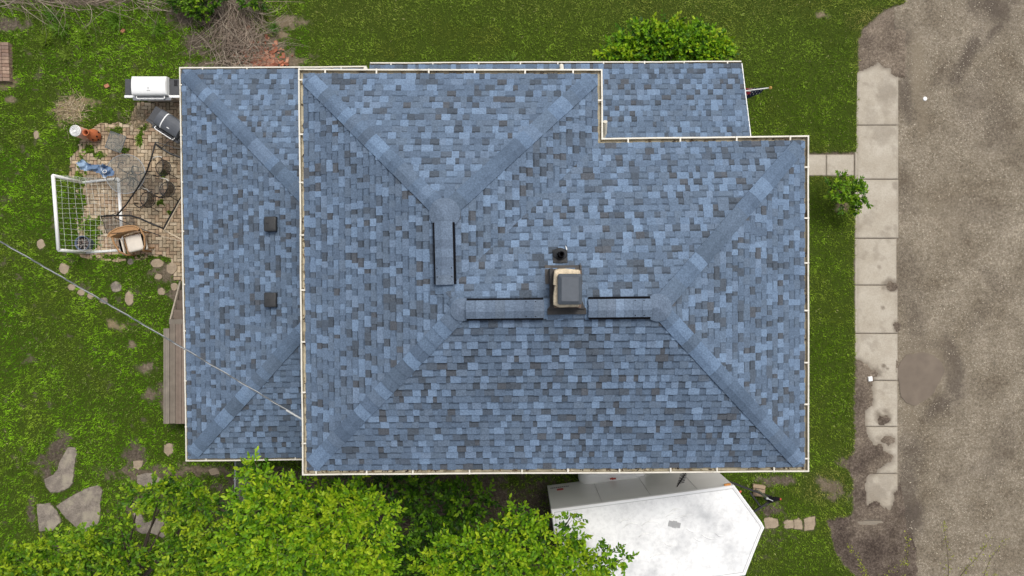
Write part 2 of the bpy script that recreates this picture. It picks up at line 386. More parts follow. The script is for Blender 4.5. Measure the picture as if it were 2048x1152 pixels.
def masks(px, py):
    n1 = fbm(px, py, 40, 1)-.5; n2 = fbm(px, py, 12, 2)-.5; n3 = fbm(px, py, 150, 3)-.5; n0 = fbm(px, py, 5, 8, 2)-.5
    g = np.ones(px.shape); dark = np.clip(.45+n1*1.2, 0, 1); straw = np.zeros(px.shape)
    h = .045+.012*n1
    # right-hand soil / pavement zone
    s = sdist(px, py, NOTG)+n2*9+n0*3
    g = g*(1-sstep(-1.5, 1.5, s)); 
    # dry fringe along it
    dry = sstep(-26, 0, s)*.35+np.clip(n3*1.2, 0, 1)*.25
    for (cx, cy, rx, ry, k) in [(1650,970,75,50,.9),(1705,915,40,26,.9),(1740,40,70,36,.9),(1420,10,420,60,.35),(700,30,220,50,.3),(1100,15,200,40,.25),(1730,110,30,60,.9),(520,60,60,60,.5),(1660,400,60,50,.2),(235,255,70,25,.4),(1400,1000,80,30,.2)]:
        dry = np.maximum(dry, k*np.clip(ell(px, py, cx, cy, rx, ry)*1.6+n2*.8, 0, 1))
    # bare patches in lawns, plus shade below the house painted as dark soil: cx,cy,rx,ry,rot,darkness,straw
    for (cx, cy, rx, ry, rot, dk, st) in [(140,222,32,26,-30,.2,.9),(172,203,30,9,10,.1,.9),(237,653,18,9,10,.1,.6),(222,645,8,8,0,.1,.8),(265,690,8,10,0,.3,.3),
        (292,735,20,13,0,.5,.1),(305,790,18,14,0,.6,.1),(335,795,15,30,0,.6,0),(113,905,24,44,30,.9,0),(98,950,14,22,0,.9,0),(65,1020,8,30,0,.9,0),(272,1025,12,40,-20,.9,0),(270,915,26,26,0,.8,0),
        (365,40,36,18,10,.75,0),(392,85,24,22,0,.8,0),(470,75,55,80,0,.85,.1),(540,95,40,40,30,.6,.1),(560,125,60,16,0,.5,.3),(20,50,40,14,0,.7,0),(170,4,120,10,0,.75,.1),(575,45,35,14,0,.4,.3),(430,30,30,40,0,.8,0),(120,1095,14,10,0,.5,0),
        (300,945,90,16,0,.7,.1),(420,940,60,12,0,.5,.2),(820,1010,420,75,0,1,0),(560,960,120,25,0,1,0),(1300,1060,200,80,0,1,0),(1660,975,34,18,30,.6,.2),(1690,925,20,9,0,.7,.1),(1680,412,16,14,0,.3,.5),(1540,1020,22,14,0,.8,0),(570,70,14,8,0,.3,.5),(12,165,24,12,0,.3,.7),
        (330,545,24,20,0,.5,.1),(355,590,16,20,0,.6,0),(25,200,12,6,0,.5,.3),(470,130,110,8,0,.6,0),(1560,960,40,10,0,.6,0),(1640,30,14,8,0,.3,.4)]:
        e = ell(px, py, cx, cy, rx, ry, rot)+n2*1.5+n0*.9; k = sstep(-.25, .55, e); g = g*(1-k*(.93 if st < .5 else .85)); dark = dark*(1-k)+dk*k; straw = straw*(1-k)+st*k
    # scattered thin spots
    th = sstep(.22, .34, n2+n1*.5)*(px < 620); g = g*(1-th*.55); dark = dark*(1-th)+.7*th
    # patio: bricks show, weeds in some spots
    s = sdist(px, py, PATIO)+n2*6+2.5; pk = sstep(-1.5, 1.5, s)
    weed = np.zeros(px.shape)
    for (cx, cy, rx, ry, rot) in [(290,255,16,8,-50),(281,280,8,22,10),(250,300,12,6,0),(233,262,26,9,0),(180,300,22,12,0),(185,460,26,30,0),(160,400,14,70,0),(320,405,14,8,0),(195,310,18,10,0),(240,512,60,8,0),(340,425,9,8,0),(330,345,12,10,0),(165,330,14,24,0),(175,480,30,22,0)]:
        weed = np.maximum(weed, sstep(.05, .35, ell(px, py, cx, cy, rx, ry, rot)+n2*1.6+n0))
    vis = pk*(1-weed)
    g = g*(1-vis); dark = dark*(1-pk)+.5*pk; h = h*(1-pk)+(-.03+.072*weed)*pk+0
    # walk, mud over it
    sw = sdist(px, py, WALK)
    mk = np.maximum(sstep(-1.2, 1.2, sdist(px, py, MUD)+n2*7+n0*4), sstep(-1.2, 1.2, sdist(px, py, TOPMUD)+n2*6+n0*4))
    for (cx, cy, rx, ry) in [(1764,840,14,13),(1784,574,13,11),(1791,652,7,12),(1776,880,16,10),(1745,748,12,10),(1792,728,3,18)]:
        mk = np.maximum(mk, sstep(-.1, .2, ell(px, py, cx, cy, rx, ry)+n2*.9+n0*.6)*.93)
    ln = sstep(-1.0, 1.0, sdist(px, py, LENS)+n2*3); mk = mk*(1-ln)
    inn = sstep(-3, 2, sdist(px, py, NOTG))
    h = h*(1-inn)+inn*(.004+.036*mk)
    # lawn edge laps a little over the slabs
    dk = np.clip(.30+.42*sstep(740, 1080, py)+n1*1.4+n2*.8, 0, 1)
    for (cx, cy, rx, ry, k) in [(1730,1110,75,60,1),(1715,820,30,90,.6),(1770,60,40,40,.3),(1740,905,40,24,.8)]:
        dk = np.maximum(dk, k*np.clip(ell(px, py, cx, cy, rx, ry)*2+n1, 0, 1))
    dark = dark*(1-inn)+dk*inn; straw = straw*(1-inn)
    edge = sstep(1806, 1822, px+n2*10); far = edge*(1-sstep(1040, 1075, py+n2*50)*(1-sstep(1850, 1900, px+n1*60)))
    h = h*(1-far)+far*(-.08)
    # stones
    for poly, *_ in STONES+PATH:
        xs = [a for a, b in poly]; ys = [b for a, b in poly]; q = (px > min(xs)-6) & (px < max(xs)+6) & (py > min(ys)-6) & (py < max(ys)+6)
        if q.any():
            s = sdist(px[q], py[q], poly)+n2[q]*2; k = sstep(-1.5, 1.0, s); g[q] *= 1-k
            h[q] = h[q]*(1-k)+.03*k
    q = sdist(px, py, HOUSE_FOOT) > 0; g = np.where(q, 0, g); h = np.where(q, 0, h)
    return np.clip(g, 0, 1), np.clip(dry, 0, 1), np.clip(dark, 0, 1), np.clip(straw, 0, 1), h
def axis(lo, hi, step, far):
    a = list(np.arange(lo, hi+.1, step)); d = step*4; x = a[-1]
    while x < far: x += d; a.append(x); d *= 1.5
    d = step*4; x = a[0]; b = []
    while x > -far: x -= d; b.append(x); d *= 1.5
    return np.array(b[::-1]+a)
def grid_obj(name, xs, ys, hfun, cfun, m):
    X, Y = np.meshgrid(xs, ys); px = X.ravel(); py = Y.ravel(); h, c = hfun(px, py)
    V = np.stack([(px-1024)*H/F, (576-py)*H/F, h], 1); nx, ny = len(xs), len(ys)
    i = np.arange(nx*ny).reshape(ny, nx); Fc = np.stack([i[:-1, :-1], i[1:, :-1], i[1:, 1:], i[:-1, 1:]], -1).reshape(-1, 4)
    return tri_mesh(name, V, Fc, c, m)
gx = axis(-60, 2100, 3, 24000); gy = axis(-60, 1230, 3, 24000)
def gh(px, py):
    g, dry, dark, straw, h = masks(px, py)
    return h, np.stack([g, dry, dark, straw], 1)
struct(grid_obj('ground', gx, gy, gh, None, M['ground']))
# gravel road east of the sidewalk
def rh(px, py):
    n1 = fbm(px, py, 60, 21)-.5; n2 = fbm(px, py, 18, 22)-.5
    d = np.clip(n1*.9-.08, 0, 1)
    for (cx, cy, rx, ry, rot, k) in [(1985,20,60,40,20,.8),(1935,110,75,20,-60,.8),(1990,60,50,14,-50,.7),(1880,150,50,12,-60,.3),(1812,180,18,60,0,.65),(1770,80,60,45,0,.6),(1820,130,12,40,0,.6),(1905,740,22,80,-10,.75),(1870,820,50,24,-45,.75),(1860,690,50,14,0,.6),
        (1820,900,40,60,0,.55),(1815,960,20,80,0,.6),(1800,1050,50,60,0,.9),(1990,240,50,70,0,.35),(1950,200,40,80,20,.35),(2010,880,30,60,10,.3),(1830,640,30,90,0,.4),(1955,640,50,16,-60,.3),(1975,930,40,24,0,.3),(1810,560,20,80,0,.3),(1810,380,18,70,0,.25),(1990,560,60,20,40,.25),(1950,420,70,30,10,.2)]:
        d = np.maximum(d, k*sstep(-.3, .7, ell(px, py, cx, cy, rx, ry, rot)+n1*1.2+n2*.7))
    t = np.zeros(px.shape)
    for (cx, cy, rx, ry, rot, k) in [(1835,140,22,80,0,.7),(1845,230,12,60,0,.5),(1850,730,60,70,0,.5),(1880,430,60,100,0,.25),(1820,820,20,60,0,.4)]:
        t = np.maximum(t, k*sstep(-.2, .6, ell(px, py, cx, cy, rx, ry, rot)+n2*.6))
    return .012+.014*n1, np.stack([d*0, t, d, d*0+1], 1)
rx_ = np.array(list(np.arange(1788, 2100, 4))+[2130, 2200, 2300, 2450, 2700, 3000]); ry_ = axis(-60, 1230, 4, 24000)
struct(grid_obj('road', rx_, ry_, rh, None, M['road']))
# sidewalk slabs with tooled joints
mb = MB(); ys = [118, 251, 359, 477, 570.5, 667, 761, 853, 947, 1041, 1135, 1230]
def xr(y): return 1796 if y < 400 else (1792.5 if y < 560 else 1794.5)
def stain(px, py):
    n2 = fbm(px, py, 12, 2)-.5; n1 = fbm(px, py, 34, 44)-.5
    k = np.maximum(sstep(-13, 3, sdist(px, py, MUD)+n2*12), sstep(-10, 3, sdist(px, py, TOPMUD)+n2*10))*.75
    for (cx, cy, rx, ry, q) in [(1764,838,19,17,.9),(1784,572,20,16,.8),(1791,652,9,18,.7),(1776,880,24,18,.6),(1745,748,18,14,.8),(1770,185,22,30,.45),(1765,270,30,26,.35),(1740,235,16,30,.25),(1757,534,6,5,.6),(1765,616,4,4,.7),(1766,731,5,5,.9),(1774,737,4,3,.9),(1750,990,26,34,.5),(1770,965,18,30,.3),(1790,460,5,10,.4),(1775,457,10,6,.4),(1790,372,8,12,.5)]:
        k = np.maximum(k, q*sstep(-.25, .5, ell(px, py, cx, cy, rx, ry)+n2*1.3))
    k = np.maximum(k, .30*sstep(.1, .3, n1+n2*.6)); e = np.minimum(px-1713, 1795-px); return np.clip(np.maximum(k, .35*sstep(5, -1, e+n2*10)*(px > 1712)), 0, 1)
SW = {'V': [], 'F': [], 'C': []}
def slab(x0, y0, x1, y1, z=.03, g=.35, tilt=0):
    ax_ = lambda a, b: np.concatenate([[a+g], np.linspace(a+g+.3, b-g-.3, max(4, int((b-a)/2.6))), [b-g]]); xs = ax_(x0, x1); ys_ = ax_(y0, y1)
    nx, ny = len(xs), len(ys_); X, Y = np.meshgrid(xs, ys_); ex = np.minimum(np.minimum(X-xs[0], xs[-1]-X), np.minimum(Y-ys_[0], ys_[-1]-Y))
    wob = (fbm(X, Y, 9, 71, 2)-.5)*1.0; edge = (ex < .01)
    Z = np.where(edge, z-.09, z+(fbm(X, Y, 30, 72, 2)-.5)*.006); Xe = X+np.where(edge, wob, 0); Ye = Y+np.where(edge, wob, 0)
    n0 = sum(len(v) for v in SW['V']); V = np.stack([(Xe-1024)*H/F, (576-Ye)*H/F, Z], -1).reshape(-1, 3); i = np.arange(nx*ny).reshape(ny, nx)+n0
    SW['V'].append(V); SW['F'].append(np.stack([i[:-1, :-1], i[1:, :-1], i[1:, 1:], i[:-1, 1:]], -1).reshape(-1, 4))
    k = stain(X.ravel(), Y.ravel()); k = np.maximum(k, .35*sstep(1.4, .2, ex.ravel())); SW['C'].append(np.stack([k, k, k, k*0+1], 1))
for i in range(len(ys)-1): slab(1708, ys[i], xr(ys[i]), ys[i+1], .03+(i % 3-1)*.003)
for (a, b) in ((1540, 1597), (1597, 1651.5), (1651.5, 1707.3)): slab(a, 309, b, 352.5, .032)
def walk_mat():
    m, n, l, p = nmat('worn_concrete'); v = tc(n, l); a = n.new('ShaderNodeAttribute'); a.attribute_name = 'col'
    c = ramp(n, l, noise(n, l, v, 1.6, 6, .6), [(.3, (.365, .32, .255)), (.7, (.47, .425, .355))])
    c = mixc(n, l, 1.0, c, ramp(n, l, noise(n, l, v, 24, 5, .8), [(.3, (.82,)*3), (.7, (1.12,)*3)]), 'MULTIPLY')
    c = mixc(n, l, ramp(n, l, noise(n, l, v, 9, 6, .75), [(.62, (0,)*3), (.72, (.6,)*3)]), c, (.21, .18, .14))
    c = mixc(n, l, a.outputs['Color'], c, mixc(n, l, noise(n, l, v, 12, 4), (.12, .098, .075), (.21, .175, .135)))
    l.new(c, p.inputs['Base Color']); p.inputs['Roughness'].default_value = .92; p.inputs['Specular IOR Level'].default_value = .15
    bump(n, l, noise(n, l, v, 30, 5), p, .4, .006); return m
struct(tri_mesh('sidewalk', np.concatenate(SW['V']), np.concatenate(SW['F']), np.concatenate(SW['C']), walk_mat()))
# puddle
pp = [P2(x, y) for x, y in zp([(650,740),(700,690),(790,672),(880,690),(935,740),(945,800),(920,860),(880,930),(830,985),(760,1020),(700,1010),(660,960),(645,880),(640,800)],3.29,1600,500)]
mb = MB(); q = []
for i in range(len(pp)):
    a = Vector(pp[i]); b = Vector(pp[(i+1) % len(pp)])
    for k in range(6): t = k/6; c = a.lerp(b, t); q.append((c.x+.02*math.sin(9*c.y+3*c.x)+random.uniform(-.01, .01), c.y+.02*math.sin(11*c.x)))
mb.face([(x, y, .027) for x, y in q]); struct(mb.obj('puddle', M['puddle']))
# patio bricks in herringbone
mb = MB(); U = .1015; x0, y0 = P2(130, 575); rng = random.Random(3)
cols = [(.36,.27,.18),(.39,.295,.20),(.325,.24,.16),(.41,.32,.215),(.37,.26,.175),(.43,.35,.25),(.38,.305,.21)]
cells = []
for i in range(-2, 42):
    for j in range(-2, 56):
        k = (i-j) % 4
        if k == 0: cells.append((i, j, 2, 1))
        elif k == 3: cells.append((i, j, 1, 2))
cxs = np.array([(x0+(i+w/2)*U)*F/H+1024 for i, j, w, h_ in cells]); cys = np.array([576-(y0+(j+h_/2)*U)*F/H for i, j, w, h_ in cells])
inside = sdist(cxs, cys, PATIO) > -6
for (i, j, w, h_), ok in zip(cells, inside):
    if not ok: continue
    c = (x0+(i+w/2)*U, y0+(j+h_/2)*U, .0+rng.uniform(-.003, .003)); col = shade(rng.choice(cols), rng.uniform(.85, 1.15))
    g = .014
    x, y = w*U/2-g/2, h_*U/2-g/2; e = .006; zt = .03+rng.uniform(-.003, .003)
    o = [(-x,-y),(x,-y),(x,y),(-x,y)]; ins = [(-x+e,-y+e),(x-e,-y+e),(x-e,y-e),(-x+e,y-e)]
    a = rng.uniform(-.012, .012); ca, sa = math.cos(a), math.sin(a)
    f = lambda p, z: (c[0]+p[0]*ca-p[1]*sa, c[1]+p[0]*sa+p[1]*ca, z)
    mb.mesh([f(p, -.02) for p in o]+[f(p, zt-.005) for p in o]+[f(p, zt) for p in ins],
            [(8,9,10,11)]+[(t, (t+1) % 4, 4+(t+1) % 4, 4+t) for t in range(4)]+[(4+t, 4+(t+1) % 4, 8+(t+1) % 4, 8+t) for t in range(4)], col)
struct(mb.obj('patio', M['paver']))

# stones
def stone(poly, label, m, group, z=.06):
    pts = [Vector(P2(x, y)) for x, y in poly]; n = len(pts)
    if sum(pts[i].x*pts[(i+1) % n].y-pts[(i+1) % n].x*pts[i].y for i in range(n)) < 0: pts.reverse()
    q = []
    for i in range(n):
        a, b = pts[i], pts[(i+1) % n]; L = (b-a).length; k = max(1, int(L/.06))
        for t in range(k):
            p = a.lerp(b, t/k); q.append((p.x+random.uniform(-.012, .012), p.y+random.uniform(-.012, .012)))
    c = Vector((sum(x for x, y in q)/len(q), sum(y for x, y in q)/len(q)))
    mb = MB(); n = len(q); rings = []
    for k, zz in ((1.0, 0), (1.0, z-.02), (.985, z-.006), (.95, z)): rings.append([((x-c.x)*k, (y-c.y)*k, zz+(random.uniform(-.004, .004) if zz > .03 else 0)) for x, y in q])
    vs = [p for r in rings for p in r]; fs = [(r*n+i, r*n+(i+1) % n, (r+1)*n+(i+1) % n, (r+1)*n+i) for r in range(3) for i in range(n)]+[tuple(range(3*n, 4*n))]
    mb.mesh(vs, fs); o = mb.obj('flagstone' if 'flagstone' in label else 'stepping_stone', m); o.location = (c.x, c.y, 0); tag(o, label, 'stone', group)
for poly, lab, pale in STONES: stone(poly, lab, M['stonel' if pale else 'stone'], 'flagstones and stepping stones in the back lawn', .075 if 'flagstone' in lab else .058)
for poly, lab in PATH: stone(poly, lab, M['stonel'], 'stepping stones beside the trailer')

# ================================================================== GRASS
def blades(name, N, x0, x1, y0, y1, L, Wd, seed, boost=1.0):
    r = np.random.default_rng(seed); px = r.uniform(x0, x1, N); py = r.uniform(y0, y1, N)
    g, dry, dark, straw, h = masks(px, py)
    keep = r.uniform(0, 1, N) < g**1.3; px, py, dry, h = px[keep], py[keep], dry[keep], h[keep]; n = len(px)
    X = (px-1024)*H/F; Y = (576-py)*H/F
    patch = fbm(px, py, 90, 31)-.5; fine = fbm(px, py, 22, 32)-.5
    a = fbm(px, py, 16, 90, 2)*18+r.normal(0, .9, n); cl3 = fbm(px, py, 6, 33, 2)-.5; ln = L*(r.uniform(.55, 1.35, n))*(1+fine*.8+cl3*.8); tl = r.uniform(.25, 1.25, n)
    dx, dy = np.cos(a), np.sin(a); w = Wd*r.uniform(.6, 1.5, n)
    hor = ln*np.sin(tl); ver = ln*np.cos(tl)
    b0 = np.stack([X-dy*w/2, Y+dx*w/2, h-.01], 1); b1 = np.stack([X+dy*w/2, Y-dx*w/2, h-.01], 1)
    m0 = np.stack([X+dx*hor*.5-dy*w*.4, Y+dy*hor*.5+dx*w*.4, h+ver*.7], 1); m1 = np.stack([X+dx*hor*.5+dy*w*.4, Y+dy*hor*.5-dx*w*.4, h+ver*.7], 1)
    tp = np.stack([X+dx*hor, Y+dy*hor, h+ver*.85], 1)
    V = np.stack([b0, b1, m1, m0, tp], 1).reshape(-1, 3)
    i = np.arange(n)*5; Fc = np.concatenate([np.stack([i, i+1, i+2], 1), np.stack([i, i+2, i+3], 1), np.stack([i+3, i+2, i+4], 1)])
    left = px < 620
    A = np.where(left[:, None], [.070, .175, .004], [.080, .158, .006]); B = np.where(left[:, None], [.165, .325, .012], [.160, .262, .020])
    t = np.clip(.42+patch*2.4+fine*2.2+cl3*1.1+r.normal(0, .22, n), 0, 1)[:, None]
    c = A*(1-t)+B*t
    top = np.clip((260-py)/260, 0, 1)*(~left); c = c*(1-top[:, None]*.35)+np.array([.15, .175, .045])*top[:, None]*.35
    d = np.clip(dry+r.normal(0, .12, n)-.05, 0, 1)[:, None]; c = c*(1-d)+np.array([.27, .25, .075])*d
    olive = np.clip((fbm(px, py, 70, 55)-.52)*4, 0, 1)[:, None]*.5; c = c*(1-olive)+np.array([.16, .165, .03])*olive; sp = (r.uniform(0, 1, n) < .008)[:, None]; c = np.where(sp, [.38, .36, .17], c)
    c = c*(r.uniform(.6, 1.4, n)*(1+.6*cl3+.6*fine))[:, None]*boost*(1.30+.14*top[:, None]+.10*left[:, None])
    C = np.repeat(np.concatenate([c, np.ones((n, 1))], 1), 5, axis=0)
    o = tri_mesh(name, V, Fc, C, M['grass']); o['kind'] = 'stuff'; return o
o = blades('lawn_grass', 580000, -140, 1850, -130, 1290, .068, .0115, 5)
tag(o, 'mown green grass covering the yard around the house', 'grass')
# clover and broad weeds in the back lawn and edges
def weeds(name, N, label, x0, x1, y0, y1, thr, seed, col=(.165, .235, .045), z=.09, spots=None):
    r = np.random.default_rng(seed); px = r.uniform(x0, x1, N); py = r.uniform(y0, y1, N)
    g, dry, dark, straw, h = masks(px, py)
    f = fbm(px, py, 55, 77+seed)+.5*(fbm(px, py, 12, 70)-.5); k = (f > thr+.04*(px > 700)) & (g > .2) & ((px < 620) | (r.uniform(0, 1, N) < .04) | (f > 5))
    if spots is not None:
        for s in spots: k |= (g > .05) & (r.uniform(0, 1, N) < .7) & (ell(px, py, *s)+(fbm(px, py, 14, 5)-.5)*1.5 > .1)
    k &= (r.uniform(0, 1, N) < .9); px, py, h = px[k], py[k], h[k]; n = len(px)
    X = (px-1024)*H/F; Y = (576-py)*H/F; a = r.uniform(0, 2*np.pi, n); L = r.uniform(.025, .06, n); w = L*r.uniform(.35, .6, n)
    z = h+r.uniform(.02, z, n); dx, dy = np.cos(a), np.sin(a); t = r.uniform(-.6, .6, n)*L
    V = np.stack([np.stack([X-dx*L/2, Y-dy*L/2, z], 1), np.stack([X-dy*w/2, Y+dx*w/2, z+t*.5], 1), np.stack([X+dx*L/2, Y+dy*L/2, z+t], 1), np.stack([X+dy*w/2, Y-dx*w/2, z+t*.5], 1)], 1).reshape(-1, 3)
    i = np.arange(n)*4; Fc = np.concatenate([np.stack([i, i+1, i+2], 1), np.stack([i, i+2, i+3], 1)])
    c = np.array(col)*r.uniform(.55, 1.35, n)[:, None]; C = np.repeat(np.concatenate([c, np.ones((n, 1))], 1), 4, axis=0)
    o = tri_mesh(name, V, Fc, C, M['grass']); o['kind'] = 'stuff'; return tag(o, label, 'weeds')
weeds('lawn_weeds', 80000, 'yellow-green clover and broad-leaf weeds scattered through the lawns', -60, 1720, -60, 1230, .555, 4,
      spots=[(60,70,90,30,0),(200,90,120,26,0),(330,110,60,26,0),(300,45,40,20,0),(400,120,20,14,0),(120,140,80,20,0),(280,140,60,14,0),(230,710,50,40,0),(220,760,60,35,20),(1480,985,70,35,10),(1420,975,60,25,0),(1690,870,22,70,0),(1685,990,22,40,0),(1500,1090,60,40,0),(290,600,30,20,0),(250,590,26,14,0),(285,256,18,10,-50),(185,465,22,26,0)])
# loose gravel on the road
def pebbles():
    r = np.random.default_rng(9); n = 15000; px = r.uniform(1800, 2080, n); py = r.uniform(-20, 1180, n)
    k = (fbm(px, py, 50, 61) > .42) & (sdist(px, py, [(1795, 700), (1890, 700), (1890, 800), (1840, 815), (1795, 810)]) < 0); px, py = px[k], py[k]; n = len(px)
    X = (px-1024)*H/F; Y = (576-py)*H/F; s = r.uniform(.005, .013, n); s[r.uniform(0, 1, n) < .01] *= 1.8
    base = np.array([(1,0,0),(0,1,0),(-1,0,0),(0,-1,0),(0,0,.7)], float)
    V = base[None]*s[:, None, None]*r.uniform(.6, 1.3, (n, 5, 1))*np.array([1.7, .8, 1]); a = r.uniform(0, 6.3, n); ca, sa = np.cos(a)[:, None], np.sin(a)[:, None]
    V = np.stack([V[..., 0]*ca-V[..., 1]*sa+X[:, None], V[..., 0]*sa+V[..., 1]*ca+Y[:, None], V[..., 2]+.012], -1).reshape(-1, 3)
    i = np.arange(n)*5; Fc = np.concatenate([np.stack([i+a_, i+(a_+1) % 4, i+4], 1) for a_ in range(4)])
    c = np.array([.40, .35, .275])*r.uniform(.3, 1.45, n)[:, None]; C = np.repeat(np.concatenate([c, np.ones((n, 1))], 1), 5, axis=0)
    o = tri_mesh('gravel', V, Fc, C, M['clay']); o['kind'] = 'stuff'; tag(o, 'loose pale gravel strewn over the dirt road', 'gravel')
pebbles()

# ================================================================== HOUSE
house = absthing('house', 'two-storey house with a blue shingled hip roof and white gutters', 'house', (0, 0, 0))
rs = random.Random(21)
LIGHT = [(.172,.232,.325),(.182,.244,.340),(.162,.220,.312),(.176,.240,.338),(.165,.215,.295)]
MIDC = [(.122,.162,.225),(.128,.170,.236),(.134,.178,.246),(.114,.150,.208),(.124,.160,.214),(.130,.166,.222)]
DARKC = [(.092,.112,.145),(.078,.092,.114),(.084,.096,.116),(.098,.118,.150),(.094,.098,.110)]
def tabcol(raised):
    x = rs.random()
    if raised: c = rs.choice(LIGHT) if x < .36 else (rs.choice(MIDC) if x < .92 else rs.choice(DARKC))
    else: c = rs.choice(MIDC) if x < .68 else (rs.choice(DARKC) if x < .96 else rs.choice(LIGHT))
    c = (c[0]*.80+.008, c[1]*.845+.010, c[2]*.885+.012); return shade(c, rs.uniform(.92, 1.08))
def clipc(poly, conv):
    out = poly; n = len(conv)
    for i in range(n):
        (ax, ay), (bx, by) = conv[i], conv[(i+1) % n]; inp = out; out = []
        if not inp: return []
        def side(p): return (bx-ax)*(p[1]-ay)-(by-ay)*(p[0]-ax)
        for j in range(len(inp)):
            p, q = inp[j], inp[(j+1) % len(inp)]; sp_, sq = side(p), side(q)
            if sp_ >= 0: out.append(p)
            if (sp_ >= 0) != (sq >= 0): t = sp_/(sp_-sq); out.append((p[0]+(q[0]-p[0])*t, p[1]+(q[1]-p[1])*t))
    return out
def ccw(poly):
    n = len(poly)
    return poly if sum(poly[i][0]*poly[(i+1) % n][1]-poly[(i+1) % n][0]*poly[i][1] for i in range(n)) > 0 else poly[::-1]
class Pl:
    def __init__(s, a, b, slope, z0):
        s.a = Vector(a[:2]); s.u = (Vector(b[:2])-s.a).normalized(); s.n = Vector((-s.u.y, s.u.x)); s.m = slope; s.z0 = z0
    def z(s, x, y): return s.z0+s.m*((Vector((x, y))-s.a).dot(s.n))
    def coef(s): return (s.m*s.n.x, s.m*s.n.y, s.z0-s.m*s.a.dot(s.n))
def meet(p, q, r):
    a, b, c = p.coef(), q.coef(), r.coef()
    A = np.array([[a[0]-b[0], a[1]-b[1]], [a[0]-c[0], a[1]-c[1]]]); x = np.linalg.solve(A, [b[2]-a[2], c[2]-a[2]]); return (float(x[0]), float(x[1]))
EXPO = .143
def shingles(mb, pl, polys, seed=0, hb=.012, hr=.014, jit=0):
    """courses of laminated shingle tabs laid on plane pl, clipped to convex XY polys"""
    k = math.sqrt(1+pl.m**2); uvs = []
    for poly in polys:
        poly = ccw(poly); uvs.append([((Vector(p)-pl.a).dot(pl.u), (Vector(p)-pl.a).dot(pl.n)*k) for p in poly])
    umin = min(a for q in uvs for a, b in q); umax = max(a for q in uvs for a, b in q); vmin = min(b for q in uvs for a, b in q); vmax = max(b for q in uvs for a, b in q)
    nr = Vector((-pl.m*pl.n.x/k, -pl.m*pl.n.y/k, 1/k))
    def W3(u, v, h): p = pl.a+pl.u*u+pl.n*(v/k); return (p.x+nr.x*h, p.y+nr.y*h, pl.z0+pl.m*v/k+nr.z*h)
    row = math.floor(vmin/EXPO)
    while row*EXPO < vmax:
        v0 = row*EXPO; u = umin-rs.uniform(0, .3); raised = rs.random() < .5; wob = rs.uniform(-.004, .004)
        while u < umax:
            w = rs.choice([.11, .13, .15, .16, .18, .21]) if raised else rs.choice([.08, .10, .12, .14, .18])
            w *= rs.uniform(.9, 1.1)
            if rs.random() < .02: w *= 1.4
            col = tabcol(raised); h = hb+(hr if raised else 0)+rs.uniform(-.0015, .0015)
            bk = .90 if raised else .68; vb = v0+EXPO*bk; kb = .80 if raised else .62   # granule band at tab heads, darkened to paint shade under the next course
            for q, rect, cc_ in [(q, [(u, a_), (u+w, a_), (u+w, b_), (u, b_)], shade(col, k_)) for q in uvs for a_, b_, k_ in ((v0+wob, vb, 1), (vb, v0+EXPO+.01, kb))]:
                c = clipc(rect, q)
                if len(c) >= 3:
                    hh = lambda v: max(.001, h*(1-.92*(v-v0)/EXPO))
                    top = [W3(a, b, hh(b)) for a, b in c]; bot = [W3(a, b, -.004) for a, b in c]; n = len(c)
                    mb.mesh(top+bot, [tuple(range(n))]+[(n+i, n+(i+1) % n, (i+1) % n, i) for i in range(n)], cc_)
            u += w; raised = not raised if rs.random() < .92 else raised
        row += 1
def deck(mb, pl, polys, t=.02):
    for p in polys: mb.face([(x, y, pl.z(x, y)-t) for x, y in ccw(p)], (.07, .08, .1))
def caps(mb, a, b, pl1, pl2, wd=.175, L=.20, h0=.054, seed=0, dark=.13):
    a = Vector(a); b = Vector(b); d = (b-a); D = d.length; u = d/D; p = Vector((-u.y, u.x)); n = max(1, int(D/L)); L = D/n
    za = min(pl1.z(*a), pl2.z(*a)); 
    prev = None
    for i in range(n):
        s0, s1 = i*L+(.15 if i == 0 else 0), (i+1)*L+.03; 
        if prev is None or rs.random() < .8:
            x = rs.random(); prev = shade(rs.choice(MIDC), .84) if x < dark else (shade(rs.choice(MIDC), rs.uniform(.92, 1.05)) if x < .74 else shade(rs.choice(LIGHT), .92))
        c = shade((prev[0]*.86, prev[1]*.92, prev[2]*.97), rs.uniform(.95, 1.05))
        def sec(s, h, ww):
            m = a+u*s; l_ = m+p*ww; r_ = m-p*ww
            zz = lambda q: min(pl1.z(q.x, q.y), pl2.z(q.x, q.y))
            md = m
            return [(l_.x, l_.y, zz(l_)+h*.86), ((m+p*.03).x, (m+p*.03).y, zz(m+p*.03)+h), ((m-p*.03).x, (m-p*.03).y, zz(m-p*.03)+h), (r_.x, r_.y, zz(r_)+h*.86),
                    (r_.x, r_.y, zz(r_)-.01), (l_.x, l_.y, zz(l_)-.01)]
        w_ = wd*rs.uniform(.98, 1.02)
        A = sec(s0, h0, w_); B = sec(s1, .036, w_)
        mb.mesh(A+B, [(0,1,7,6),(1,2,8,7),(2,3,9,8),(3,4,10,9),(5,0,6,11),(0,5,4,3,2,1),(6,7,8,9,10,11)], c)
def insetpoly(poly, d, closed=True):
    n = len(poly); out = []; P_ = [Vector(p) for p in poly]
    for i in range(n):
        if closed or 0 < i < n-1:
            u0 = (P_[i]-P_[i-1]).normalized(); u1 = (P_[(i+1) % n]-P_[i]).normalized()
            n0 = Vector((-u0.y, u0.x)); n1 = Vector((-u1.y, u1.x)); b = (n0+n1).normalized(); out.append(P_[i]+b*(d/max(.2, b.dot(n0))))
        else:
            u = (P_[1]-P_[0]).normalized() if i == 0 else (P_[-1]-P_[-2]).normalized(); out.append(P_[i]+Vector((-u.y, u.x))*d)
    return [(p.x, p.y) for p in out]
